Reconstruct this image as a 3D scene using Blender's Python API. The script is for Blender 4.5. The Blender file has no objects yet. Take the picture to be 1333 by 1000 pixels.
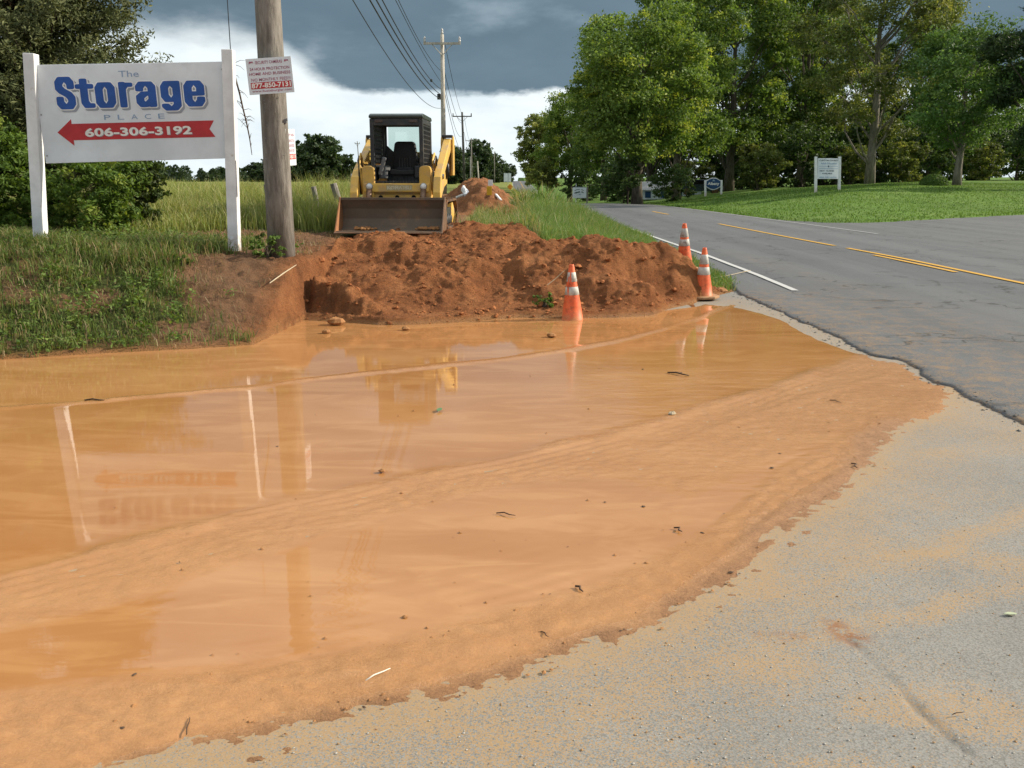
import bpy, bmesh, math, random
import numpy as np
from mathutils import Vector, Matrix

scene = bpy.context.scene
R = math.radians
# ------------------------------------------------------------------ camera
CAM_H = 1.7
F = 1200.0                       # focal length in photo pixels (1333 wide)
PITCH = math.atan(268.0 / F)
cam_data = bpy.data.cameras.new("camera")
cam = bpy.data.objects.new("camera", cam_data)
scene.collection.objects.link(cam)
cam.location = (0, 0, CAM_H)
cam.rotation_euler = (R(90) - PITCH, 0, 0)
cam_data.sensor_width = 36.0
cam_data.lens = 36.0 * F / 1333.0
cam_data.clip_start = 0.05
cam_data.clip_end = 4000
scene.camera = cam

# ------------------------------------------------------------------ light and sky
SUN_EL, SUN_AZ = R(28), R(79)    # azimuth measured from +Y towards +X
SUN_STRENGTH = 3.5
EXPOSURE = 0.90
scene.view_settings.view_transform = 'Standard'
scene.view_settings.look = 'None'
scene.view_settings.gamma = 1.0
scene.view_settings.use_curve_mapping = False
scene.view_settings.exposure = EXPOSURE

sd = bpy.data.lights.new("sun", 'SUN')
sd.energy = SUN_STRENGTH
sd.angle = R(0.9)
sd.color = (1.0, 0.90, 0.74)
sun = bpy.data.objects.new("sun", sd)
scene.collection.objects.link(sun)
tosun = Vector((math.sin(SUN_AZ) * math.cos(SUN_EL), math.cos(SUN_AZ) * math.cos(SUN_EL), math.sin(SUN_EL)))
sun.rotation_euler = tosun.to_track_quat('Z', 'Y').to_euler()
sun.location = (60, 10, 60)


class N:
    """small helper round a node tree"""
    def __init__(self, nt):
        self.nt = nt
        self.n = nt.nodes
        self.l = nt.links

    def put(self, sock, v):
        if v is None:
            return
        if isinstance(v, bpy.types.NodeSocket):
            self.l.new(v, sock)
        else:
            if sock.type == 'RGBA' and not hasattr(v, '__len__'):
                v = (v, v, v, 1)
            elif sock.type == 'RGBA' and len(v) == 3:
                v = (*v, 1)
            sock.default_value = v

    def node(self, t, **kw):
        x = self.n.new(t)
        for k, v in kw.items():
            setattr(x, k, v)
        return x

    def math(self, op, a, b=None, c=None, clamp=False):
        x = self.node('ShaderNodeMath', operation=op, use_clamp=clamp)
        self.put(x.inputs[0], a)
        self.put(x.inputs[1], b)
        self.put(x.inputs[2], c)
        return x.outputs[0]

    def mix(self, f, a, b, blend='MIX'):
        x = self.node('ShaderNodeMix', data_type='RGBA', blend_type=blend)
        self.put(x.inputs[0], f)
        self.put(x.inputs[6], a)
        self.put(x.inputs[7], b)
        return x.outputs[2]

    def step(self, v, lo, hi, a=0.0, b=1.0):
        x = self.node('ShaderNodeMapRange', interpolation_type='SMOOTHSTEP')
        self.put(x.inputs[0], v)
        self.put(x.inputs[1], lo)
        self.put(x.inputs[2], hi)
        self.put(x.inputs[3], a)
        self.put(x.inputs[4], b)
        return x.outputs[0]

    def noise(self, scale, detail=4, rough=0.55, vec=None, dist=0.0):
        x = self.node('ShaderNodeTexNoise')
        x.inputs['Scale'].default_value = scale
        x.inputs['Detail'].default_value = detail
        x.inputs['Roughness'].default_value = rough
        x.inputs['Distortion'].default_value = dist
        self.put(x.inputs['Vector'], vec)
        return x.outputs[0]

    def voro(self, scale, vec=None, feature='F1', out=0):
        x = self.node('ShaderNodeTexVoronoi', feature=feature)
        x.inputs['Scale'].default_value = scale
        self.put(x.inputs['Vector'], vec)
        return x.outputs[out]

    def scale(self, vec, s):
        x = self.node('ShaderNodeMapping')
        self.put(x.inputs[0], vec)
        x.inputs['Scale'].default_value = s
        return x.outputs[0]

    def attr(self, name, out='Fac'):
        x = self.node('ShaderNodeAttribute', attribute_name=name)
        return x.outputs[out]

    def pos(self):
        return self.node('ShaderNodeNewGeometry').outputs['Position']

    def obj(self):
        return self.node('ShaderNodeTexCoord').outputs['Object']

    def ramp(self, f, stops):
        x = self.node('ShaderNodeValToRGB')
        e = x.color_ramp.elements
        while len(e) < len(stops):
            e.new(0.5)
        for el, (p, c) in zip(e, stops):
            el.position = p
            el.color = (*c, 1) if len(c) == 3 else c
        self.put(x.inputs[0], f)
        return x.outputs[0]

    def bump(self, h, strength=0.5, dist=0.01, normal=None):
        x = self.node('ShaderNodeBump')
        self.put(x.inputs['Strength'], strength)
        x.inputs['Distance'].default_value = dist
        self.put(x.inputs['Height'], h)
        self.put(x.inputs['Normal'], normal)
        return x.outputs[0]


world = bpy.data.worlds.new("World")
scene.world = world
world.use_nodes = True
w = N(world.node_tree)
w.n.clear()
sky = w.node('ShaderNodeTexSky', sky_type='NISHITA')
sky.sun_disc = False
sky.sun_elevation = SUN_EL
sky.sun_rotation = SUN_AZ
sky.dust_density = 2.0
d = w.node('ShaderNodeTexCoord').outputs['Generated']
sep = w.node('ShaderNodeSeparateXYZ')
w.l.new(d, sep.inputs[0])
sx, sy, sz = sep.outputs
el = w.math('MULTIPLY', w.math('ARCSINE', sz), 57.2958)                 # elevation, degrees
az = w.math('MULTIPLY', w.math('ARCTAN2', sx, sy), 57.2958)             # azimuth, degrees
# storm deck: a dark cloud sheet whose ragged lower edge hangs a few degrees above the horizon
edge_n = w.noise(9.0, 6, 0.60, w.scale(d, (1, 1, 2.2)))
edge_f = w.noise(3.2, 3, 0.5, w.scale(d, (1, 1, 1.5)))
lift = w.math('MULTIPLY', w.step(az, -8.5, -15.5), w.step(az, -75, -20))    # the base of the deck climbs to the east of the pole line
base = w.math('ADD', 2.75, w.math('MULTIPLY', lift, 2.6))
base = w.math('ADD', base, w.math('MULTIPLY', edge_n, 2.6))
base = w.math('ADD', base, w.math('MULTIPLY', edge_f, 1.5))
deck = w.math('SUBTRACT', el, base)
soft = w.math('ADD', 0.45, w.math('MULTIPLY', lift, 1.4))
deck = w.math('DIVIDE', deck, soft)
deckm = w.step(deck, -0.45, 0.75)
# colour of the deck, mottled grey-blue; scattered lighter tears in it
flat = w.node('ShaderNodeVectorMath', operation='DIVIDE')
zz = w.math('ADD', w.math('ABSOLUTE', sz), 0.22)
cz = w.node('ShaderNodeCombineXYZ')
w.l.new(zz, cz.inputs[0]); w.l.new(zz, cz.inputs[1]); cz.inputs[2].default_value = 1
w.l.new(d, flat.inputs[0]); w.l.new(cz.outputs[0], flat.inputs[1])
cn = w.noise(2.1, 7, 0.55, flat.outputs[0], 0.3)
cn2 = w.noise(6.5, 5, 0.6, w.scale(d, (1, 1, 2.6)))
dark = w.mix(cn, (0.052, 0.084, 0.112), (0.112, 0.160, 0.198))
dark = w.mix(w.step(cn2, 0.50, 0.80), dark, (0.165, 0.216, 0.252))
tear = w.step(cn, 0.50, 0.70)
up = w.step(el, 12, 30)
dark = w.mix(w.step(el, 11, 42), dark, w.mix(cn, (0.40, 0.43, 0.45), (0.60, 0.625, 0.64)))      # deck made thinner and brighter overhead, out of view, to add ambient fill
dark = w.mix(w.math('MULTIPLY', tear, w.math('MULTIPLY', up, 0.9)), dark, (0.62, 0.65, 0.67))
leftpatch = w.math('MULTIPLY', lift, w.step(cn2, 0.42, 0.60))
dark = w.mix(w.math('MULTIPLY', leftpatch, w.step(el, 9.8, 5.5)), dark, (0.36, 0.41, 0.44))
bright = w.mix(w.step(w.noise(7, 5, 0.6, w.scale(d, (1, 1, 3))), 0.35, 0.7), (0.52, 0.56, 0.57), (0.42, 0.48, 0.51))
cloud = w.mix(deckm, bright, dark)
nish = w.mix(1.0, sky.outputs[0], (0.10, 0.10, 0.10), 'MULTIPLY')
open_sky = w.math('MULTIPLY', w.step(cn, 0.66, 0.80), w.step(el, 25, 45))      # a little blue shows through overhead
colour = w.mix(open_sky, cloud, nish)
bg = w.node('ShaderNodeBackground')
w.l.new(colour, bg.inputs[0])
bg.inputs[1].default_value = 1.0
out = w.node('ShaderNodeOutputWorld')
w.l.new(bg.outputs[0], out.inputs[0])

# ------------------------------------------------------------------ geometry helpers
C = scene.collection


def at(px, py, Y=None, z=None):
    """world point seen at a photo pixel, at a distance Y or on the level z"""
    dx, dy = (px - 666.5) / F, (500 - py) / F
    s, c = math.sin(PITCH), math.cos(PITCH)
    v = Vector((dx, c + dy * s, -s + dy * c))
    t = Y / v.y if Y is not None else (z - CAM_H) / v.z
    return Vector((v.x * t, v.y * t, CAM_H + v.z * t))


def to_px(x, y, z):
    s, c = math.sin(PITCH), math.cos(PITCH)
    zz = z - CAM_H
    dep = y * c - zz * s
    upv = y * s + zz * c
    dep = np.maximum(dep, 0.05)
    return 666.5 + F * x / dep, 500 - F * upv / dep


def tag(o, label=None, cat=None, group=None, kind=None):
    if label: o['label'] = label
    if cat: o['category'] = cat
    if group: o['group'] = group
    if kind: o['kind'] = kind
    return o


def thing(name, label, cat, loc=(0, 0, 0), rz=0.0, group=None):
    o = bpy.data.objects.new(name, None)
    C.objects.link(o)
    o.empty_display_size = 0.2
    o.location = loc
    o.rotation_euler = (0, 0, rz)
    return tag(o, label, cat, group)


def link(name, me, mat, parent=None):
    o = bpy.data.objects.new(name, me)
    C.objects.link(o)
    if mat is not None:
        me.materials.clear()
        me.materials.append(mat)
    if parent is not None:
        o.parent = parent
    return o


def np_mesh(name, verts, faces, mat, attrs=None, cols=None, smooth=True, parent=None):
    """verts (n,3); faces (m,k) all of one size"""
    me = bpy.data.meshes.new(name)
    verts = np.asarray(verts, dtype=np.float32)
    faces = np.asarray(faces, dtype=np.int32)
    m, k = faces.shape
    me.vertices.add(len(verts))
    me.vertices.foreach_set('co', verts.ravel())
    me.loops.add(m * k)
    me.loops.foreach_set('vertex_index', faces.ravel())
    me.polygons.add(m)
    me.polygons.foreach_set('loop_start', np.arange(0, m * k, k, dtype=np.int32))
    me.polygons.foreach_set('use_smooth', np.full(m, smooth))
    me.update(calc_edges=True)
    for an, av in (attrs or {}).items():
        a = me.attributes.new(an, 'FLOAT', 'POINT')
        a.data.foreach_set('value', np.asarray(av, dtype=np.float32).ravel())
    for an, av in (cols or {}).items():
        a = me.attributes.new(an, 'FLOAT_COLOR', 'POINT')
        cc = np.ones((len(verts), 4), dtype=np.float32)
        cc[:, :3] = av
        a.data.foreach_set('color', cc.ravel())
    return link(name, me, mat, parent)


def grid_faces(ny, nx):
    i = np.arange((ny - 1) * (nx - 1))
    r, c = i // (nx - 1), i % (nx - 1)
    a = r * nx + c
    return np.stack([a, a + 1, a + nx + 1, a + nx], axis=1)


def keep(verts, faces, mask, extra):
    """sub-mesh of the faces in mask"""
    f = faces[mask]
    used = np.unique(f)
    remap = np.full(len(verts), -1, dtype=np.int64)
    remap[used] = np.arange(len(used))
    return verts[used], remap[f], {k: v[used] for k, v in extra.items()}


def sstep(a, b, x):
    t = np.clip((x - a) / (b - a), 0, 1)
    return t * t * (3 - 2 * t)


def _h(ix, iy, seed):
    n = (ix.astype(np.int64) * 374761393 + iy.astype(np.int64) * 668265263 + seed * 1442695041) & 0xffffffff
    n = ((n ^ (n >> 13)) * 1274126177) & 0xffffffff
    return ((n ^ (n >> 16)) & 0xffff) / 65535.0


def vnoise(x, y, seed=0):
    x = np.asarray(x, dtype=float); y = np.asarray(y, dtype=float)
    ix, iy = np.floor(x), np.floor(y)
    fx, fy = x - ix, y - iy
    ix = ix.astype(np.int64); iy = iy.astype(np.int64)
    fx = fx * fx * fx * (fx * (fx * 6 - 15) + 10); fy = fy * fy * fy * (fy * (fy * 6 - 15) + 10)
    a = _h(ix, iy, seed); b = _h(ix + 1, iy, seed); c = _h(ix, iy + 1, seed); e = _h(ix + 1, iy + 1, seed)
    return (a * (1 - fx) + b * fx) * (1 - fy) + (c * (1 - fx) + e * fx) * fy


def fbm(x, y, seed=0, octs=4, lac=2.03, gain=0.5):
    x = np.asarray(x, dtype=float); y = np.asarray(y, dtype=float)
    s, a, t = 0.0, 1.0, 0.0
    cs, sn = math.cos(0.6), math.sin(0.6)
    for k in range(octs):
        s = s + a * vnoise(x, y, seed + 17 * k)
        t += a
        a *= gain
        x, y = (x * cs - y * sn) * lac + 11.3, (x * sn + y * cs) * lac + 4.7
    return s / t


def billow(x, y, seed=0, octs=3):
    x = np.asarray(x, dtype=float); y = np.asarray(y, dtype=float)
    s, a, t = 0.0, 1.0, 0.0
    for k in range(octs):
        s = s + a * np.abs(vnoise(x, y, seed + 31 * k) * 2 - 1)
        t += a
        a *= 0.5
        x, y = x * 2.1 + 3.7 + y * 0.3, y * 2.1 - x * 0.1 + 8.1
    return 1 - s / t


def cells(x, y, seed=0):
    """distance to the nearest of jittered points: clods"""
    x = np.asarray(x, dtype=float); y = np.asarray(y, dtype=float)
    ix, iy = np.floor(x).astype(np.int64), np.floor(y).astype(np.int64)
    best = np.full(x.shape, 9.0)
    for ax in (-1, 0, 1):
        for ay in (-1, 0, 1):
            jx = ix + ax + _h(ix + ax, iy + ay, seed)
            jy = iy + ay + _h(ix + ax, iy + ay, seed + 5)
            best = np.minimum(best, (jx - x) ** 2 + (jy - y) ** 2)
    return np.sqrt(best)


def poly_dist(x, y, pts):
    best = np.full(np.shape(x), 1e9)
    for (x0, y0), (x1, y1) in zip(pts[:-1], pts[1:]):
        dx, dy = x1 - x0, y1 - y0
        L = dx * dx + dy * dy + 1e-12
        t = np.clip(((x - x0) * dx + (y - y0) * dy) / L, 0, 1)
        best = np.minimum(best, np.hypot(x - x0 - t * dx, y - y0 - t * dy))
    return best


def in_poly(x, y, pts):
    ins = np.zeros(np.shape(x), dtype=bool)
    n = len(pts)
    for i in range(n):
        x0, y0 = pts[i]; x1, y1 = pts[(i + 1) % n]
        if y0 == y1:
            continue
        c = ((y0 > y) != (y1 > y)) & (x < (x1 - x0) * (y - y0) / (y1 - y0) + x0)
        ins ^= c
    return ins


class MB:
    """collects shapes into one mesh"""
    def __init__(self):
        self.v, self.f = [], []

    def add(self, vs, fs):
        k = len(self.v)
        self.v += [tuple(p) for p in vs]
        self.f += [tuple(i + k for i in f) for f in fs]
        return self

    def box(self, c, s, m=None):
        x, y, z = (q / 2 for q in s)
        vs = [Vector((sx * x, sy * y, sz_ * z)) for sz_ in (-1, 1) for sy in (-1, 1) for sx in (-1, 1)]
        if m is not None:
            vs = [m @ p for p in vs]
        vs = [p + Vector(c) for p in vs]
        return self.add(vs, [(0, 2, 3, 1), (4, 5, 7, 6), (0, 1, 5, 4), (2, 6, 7, 3), (0, 4, 6, 2), (1, 3, 7, 5)])

    def prism(self, poly, a, b, axis='x'):
        """poly in the other two axes, in cyclic order (x: y,z; y: x,z; z: x,y)"""
        n = len(poly)
        vs = []
        for t in (a, b):
            for (p, q) in poly:
                vs.append({'x': (t, p, q), 'y': (p, t, q), 'z': (p, q, t)}[axis])
        fs = [tuple(range(n))[::-1], tuple(range(n, 2 * n))]
        fs += [(i, (i + 1) % n, n + (i + 1) % n, n + i) for i in range(n)]
        return self.add(vs, fs)

    def tube(self, pts, r, n=8, caps=True):
        pts = [Vector(p) for p in pts]
        rs = r if hasattr(r, '__len__') else [r] * len(pts)
        k = len(self.v)
        up = Vector((0.13, 0.21, 1)).normalized()
        vs = []
        for i, p in enumerate(pts):
            t = (pts[min(i + 1, len(pts) - 1)] - pts[max(i - 1, 0)]).normalized()
            u = t.cross(up)
            if u.length < 1e-3:
                u = t.cross(Vector((1, 0, 0)))
            u.normalize()
            w_ = t.cross(u)
            for j in range(n):
                a = 2 * math.pi * j / n
                vs.append(p + (u * math.cos(a) + w_ * math.sin(a)) * rs[i])
        fs = []
        for i in range(len(pts) - 1):
            for j in range(n):
                fs.append((i * n + j, i * n + (j + 1) % n, (i + 1) * n + (j + 1) % n, (i + 1) * n + j))
        if caps:
            fs.append(tuple(range(n))[::-1])
            fs.append(tuple((len(pts) - 1) * n + j for j in range(n)))
        return self.add(vs, fs)

    def lathe(self, prof, n=24, c=(0, 0, 0), m=None):
        vs, fs = [], []
        for (r, z) in prof:
            for j in range(n):
                a = 2 * math.pi * j / n
                p = Vector((r * math.cos(a), r * math.sin(a), z))
                if m is not None:
                    p = m @ p
                vs.append(p + Vector(c))
        for i in range(len(prof) - 1):
            for j in range(n):
                fs.append((i * n + j, i * n + (j + 1) % n, (i + 1) * n + (j + 1) % n, (i + 1) * n + j))
        return self.add(vs, fs)

    def sheet(self, poly):
        return self.add(poly, [tuple(range(len(poly)))])

    def mesh(self, name):
        me = bpy.data.meshes.new(name)
        me.from_pydata(self.v, [], self.f)
        me.update()
        bm = bmesh.new(); bm.from_mesh(me)
        bmesh.ops.recalc_face_normals(bm, faces=bm.faces)
        bm.to_mesh(me); bm.free()
        return me

    def build(self, name, mat, parent=None, bevel=0.0, smooth=False, seg=2):
        me = self.mesh(name)
        if smooth:
            me.polygons.foreach_set('use_smooth', np.ones(len(me.polygons), dtype=bool))
        o = link(name, me, mat, parent)
        if bevel:
            b = o.modifiers.new('bevel', 'BEVEL')
            b.width = bevel; b.segments = seg; b.limit_method = 'ANGLE'; b.angle_limit = R(35)
        return o


def rot(ax, deg):
    return Matrix.Rotation(R(deg), 3, ax)


_text_n = 0


def text_outline(s, bold=0.0, spacing=1.0):
    """flat letter outlines as (verts, faces) fitted into the unit square"""
    cu = bpy.data.curves.new("letters", 'FONT')
    cu.body = s
    cu.offset = bold
    cu.space_character = spacing
    cu.resolution_u = 3
    o = bpy.data.objects.new("letters", cu)
    C.objects.link(o)
    bpy.context.view_layer.update()
    me = bpy.data.meshes.new_from_object(o.evaluated_get(bpy.context.evaluated_depsgraph_get()))
    vs = np.array([v.co[:2] for v in me.vertices])
    fs = [tuple(p.vertices) for p in me.polygons]
    bpy.data.objects.remove(o); bpy.data.curves.remove(cu); bpy.data.meshes.remove(me)
    lo, hi = vs.min(0), vs.max(0)
    return (vs - lo) / (hi - lo), fs


def text_on(name, s, frame, rect, mat, parent, lift=0.004, bold=0.0, spacing=1.0, shift=(0, 0)):
    """print s on a board: frame = (origin, right, up, normal) in the parent's space; rect = (u0, v0, u1, v1) in metres"""
    vs, fs = text_outline(s, bold, spacing)
    o, r_, u_, n_ = frame
    mb = MB()
    u0, v0, u1, v1 = rect
    mb.add([o + r_ * (u0 + a * (u1 - u0) + shift[0]) + u_ * (v0 + b * (v1 - v0) + shift[1]) + n_ * lift for a, b in vs], fs)
    me = bpy.data.meshes.new(name)
    me.from_pydata(mb.v, [], mb.f)
    me.update()
    return link(name, me, mat, parent)
# ------------------------------------------------------------------ materials
MATS = {}


def mat_base(name, rough=0.8, spec=0.3):
    m = bpy.data.materials.new(name)
    m.use_nodes = True
    q = N(m.node_tree)
    b = m.node_tree.nodes['Principled BSDF']
    b.inputs['Roughness'].default_value = rough
    b.inputs['Specular IOR Level'].default_value = spec
    MATS[name] = m
    return m, q, b


def simple(name, col, rough=0.6, spec=0.4, metal=0.0, wear=None, wear_scale=14, wear_amt=(0.5, 0.75), bump=0.0, bscale=60, dirt=None):
    """paint / metal / plastic with mottling and patches of wear or dirt"""
    m, q, b = mat_base(name, rough, spec)
    o = q.obj()
    n1 = q.noise(wear_scale * 0.35, 5, 0.6, o)
    c = q.mix(q.step(n1, 0.3, 0.7), tuple(x * 0.86 for x in col), tuple(min(1, x * 1.1) for x in col))
    if wear:
        c = q.mix(q.step(q.noise(wear_scale, 6, 0.65, o), *wear_amt), c, wear)
    b.inputs['Metallic'].default_value = metal
    q.put(b.inputs['Base Color'], c)
    q.put(b.inputs['Roughness'], q.step(q.noise(wear_scale * 1.7, 4, 0.6, o), 0.2, 0.8, max(0.05, rough - 0.12), min(1, rough + 0.12)))
    if bump:
        q.put(b.inputs['Normal'], q.bump(q.noise(bscale, 4, 0.6, o), bump, 0.01))
    return m


# soil of the bank and the mound; attribute 'green' = how much grass root mat covers it, 'wet' = damp clay at the water
def soil_material(name, fresh=True):
    m, q, b = mat_base(name, 0.95, 0.15)
    p = q.pos()
    n = q.noise(2.2, 6, 0.62, p)
    n2 = q.noise(13, 6, 0.68, p)
    n3 = q.noise(60, 5, 0.7, p)
    c = q.ramp(n, [(0.30, (0.205, 0.074, 0.028)), (0.50, (0.350, 0.134, 0.050)), (0.72, (0.490, 0.210, 0.084))])
    c = q.mix(q.step(n2, 0.40, 0.70), c, q.mix(0.35, c, (0.12, 0.055, 0.026)))
    c = q.mix(q.step(n3, 0.30, 0.52), q.mix(0.45, c, (0.06, 0.028, 0.014)), c)
    c = q.mix(q.step(q.noise(26, 5, 0.7, p), 0.60, 0.76), c, (0.36, 0.19, 0.09))
    straw = q.step(q.noise(1.0, 3, 0.7, q.scale(p, (60, 9, 30))), 0.66, 0.74)
    dry = q.attr('dry')
    c = q.mix(q.math('MULTIPLY', straw, q.math('MULTIPLY', dry, 0.7)), c, (0.30, 0.23, 0.13))
    c = q.mix(q.math('MULTIPLY', dry, 0.72), c, q.mix(n2, (0.135, 0.082, 0.050), (0.290, 0.195, 0.120)))
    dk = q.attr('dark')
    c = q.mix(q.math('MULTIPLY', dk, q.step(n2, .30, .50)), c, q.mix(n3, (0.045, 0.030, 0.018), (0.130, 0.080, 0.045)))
    g = q.attr('green')
    gc = q.mix(n2, (0.045, 0.060, 0.016), (0.10, 0.115, 0.035))
    c = q.mix(q.step(q.math('ADD', g, q.math('MULTIPLY', q.math('SUBTRACT', n2, 0.5), 0.9)), 0.35, 0.65), c, gc)
    wet = q.attr('wet')
    c = q.mix(wet, c, q.mix(n2, (0.34, 0.155, 0.055), (0.44, 0.215, 0.085)))
    q.put(b.inputs['Base Color'], c)
    q.put(b.inputs['Roughness'], q.step(wet, 0.2, 1.0, 0.95, 0.35))
    q.put(b.inputs['Normal'], q.bump(n3, 0.9, 0.05, q.bump(n2, 0.8, 0.10)))
    return m


M_soil = soil_material('red_clay')


def grassland(name, c0, c1, c2, bump=0.6):
    m, q, b = mat_base(name, 0.9, 0.1)
    p = q.pos()
    big = q.noise(0.055, 5, 0.6, p)
    mid = q.noise(0.6, 5, 0.65, q.scale(p, (1, 0.55, 1)))
    fine = q.noise(7, 6, 0.7, q.scale(p, (1, 0.45, 1)))
    c = q.mix(q.step(big, 0.32, 0.68), c0, c1)
    c = q.mix(q.step(mid, 0.42, 0.72), c, c2)
    c = q.mix(q.math('MULTIPLY', q.step(q.noise(.22, 4, .6, q.scale(p, (.5, 1.4, 1))), .45, .65), .45), c, tuple(x * .6 for x in c0))
    c = q.mix(q.step(fine, 0.30, 0.55), q.mix(0.45, c, (0.02, 0.035, 0.008)), c)
    dirt = q.attr('dirt')
    dc = q.mix(fine, (0.11, 0.06, 0.032), (0.24, 0.125, 0.06))
    c = q.mix(q.step(q.math('ADD', dirt, q.math('MULTIPLY', q.math('SUBTRACT', fine, 0.5), 0.6)), 0.35, 0.6), c, dc)
    q.put(b.inputs['Base Color'], c)
    q.put(b.inputs['Normal'], q.bump(fine, bump, 0.15))
    return m


M_field = grassland('field_grass', (0.190, 0.215, 0.055), (0.260, 0.265, 0.078), (0.140, 0.185, 0.044))
M_lawn = grassland('lawn_grass', (0.092, 0.172, 0.032), (0.118, 0.200, 0.040), (0.145, 0.210, 0.056), 0.35)

# ------------------------------------------------------------------ lie of the land
RZ_Y = np.array([-60, 25, 40, 50, 58, 68, 80, 100, 150, 200, 240, 300, 380, 440, 490, 540, 650, 1200.])
RZ_Z = np.array([.03, .03, .06, .085, .06, -.12, -.5, -1.25, -2.25, -2.4, -2.1, -1.35, -.45, .15, .3, -.2, -4., -9.])
RL_Y = np.array([13.6, 16, 21, 30, 45, 60, 100, 150, 240, 440, 650, 1200])
RL_X = np.array([3.35, 3.75, 3.95, 3.70, 2.95, 2.15, 1.1, .6, .0, .0, .0, 0])
RR_Y = np.array([-60, 28, 36, 45, 56, 70, 100, 150, 240, 440, 650, 1200])
RR_X = np.array([11.7, 11.45, 10.9, 10.15, 9.35, 8.9, 8.4, 7.9, 7.3, 7.2, 7.2, 7.2])


def smooth_interp(v, xs, ys, wdt=0.06):
    v = np.asarray(v, dtype=float)
    h = np.maximum(np.abs(v) * wdt, 0.4)
    return (np.interp(v - h, xs, ys) + np.interp(v, xs, ys) * 2 + np.interp(v + h, xs, ys)) / 4


def road_z(Y): return smooth_interp(Y, RZ_Y, RZ_Z)
def road_r(Y): return smooth_interp(Y, RR_Y, RR_X)


# ragged edge of the asphalt beside the apron (traced on level ground)
EDGE = [at(*p, z=0.03) for p in [(960, 379), (991, 393), (1022, 407), (1053, 421), (1096, 438), (1118, 451), (1143, 461), (1171, 465),
                                 (1195, 476), (1199, 486), (1217, 494), (1239, 499), (1254, 511), (1279, 520), (1304, 533), (1333, 547)]]
EDGE_Y = np.array([p.y for p in EDGE][::-1])
EDGE_X = np.array([p.x for p in EDGE][::-1])


def road_l(Y):
    Y = np.asarray(Y, dtype=float)
    near = np.interp(Y, np.concatenate([[-60, 0, 4], EDGE_Y]), np.concatenate([[3.9, 3.8, 3.65], EDGE_X]))
    near = near + ((fbm(Y * 2.6, Y * 0 + 3, 5, 5, gain=.66) - 0.5) * 0.11 + (fbm(Y * 11, Y * 0 + 9, 6, 4, gain=.7) - 0.5) * 0.07) * (Y < 13.4)
    far = smooth_interp(Y, RL_Y, RL_X)
    return np.where(Y < 13.6, near, far)


# foot of the bank and of the mound along the water
FOOT_PX = [(-700, 520), (-160, 481), (0, 469), (130, 461), (250, 455), (335, 447), (352, 436), (372, 416), (384, 415), (430, 419), (493, 424), (526, 424), (600, 420),
           (675, 414), (731, 415), (805, 414), (851, 411), (864, 404), (900, 396), (915, 391), (940, 383), (965, 378)]
FOOT = [at(*p, z=0.0) for p in FOOT_PX]
FP = [(p.x, p.y) for p, q_ in zip(FOOT, FOOT_PX) if q_[0] <= 250] + [(-2.70, 9.45), (-2.55, 11.15)] + [(p.x, p.y) for p, q_ in zip(FOOT, FOOT_PX) if q_[0] >= 430]
FOOT_X = np.array([p[0] for p in FP]); FOOT_Y = np.array([p[1] for p in FP])


def foot(x):
    return np.interp(x, FOOT_X, FOOT_Y)


# lawn on the far side of the road: boundary with the asphalt
BND = [(float(road_r(y)), y) for y in (600, 440, 300, 240, 190, 150, 120, 100, 85, 70, 62, 56, 50, 45, 42, 39.5)] + \
      [(11.3, 37.6), (12.0, 36.2), (13.2, 35.8), (15.5, 37.2), (19, 40.2), (24.8, 44.6), (34, 49.5), (48, 54), (80, 60), (160, 68)]
LAWN_POLY = BND + [(900, 68), (900, 1200), (7, 1200)]


def lawn_z(x, Y):
    dd = poly_dist(x, Y, BND) * np.where(in_poly(x, Y, LAWN_POLY), 1, -1)
    rise = np.interp(dd, [-50, -1.2, 0, 1.0, 2, 4, 8, 12, 16, 22, 30, 60, 400], [-.12, -.12, -.02, .04, .10, .27, .70, 1.05, 1.26, 1.5, 1.70, 1.85, 2.2])
    rz = road_z(Y)
    rise = rise * (1 - 0.75 * sstep(85, 200, Y) * sstep(60, 20, dd))
    return rise + np.where(dd > 0, rz * np.exp(-dd / 30), np.minimum(rz, 0) * (dd > -12)) + np.where((dd > 0.5), (fbm(x * .25, Y * .25, 3) - .5) * .12, 0)


PIT = at(842, 366, Y=12.7)


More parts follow.
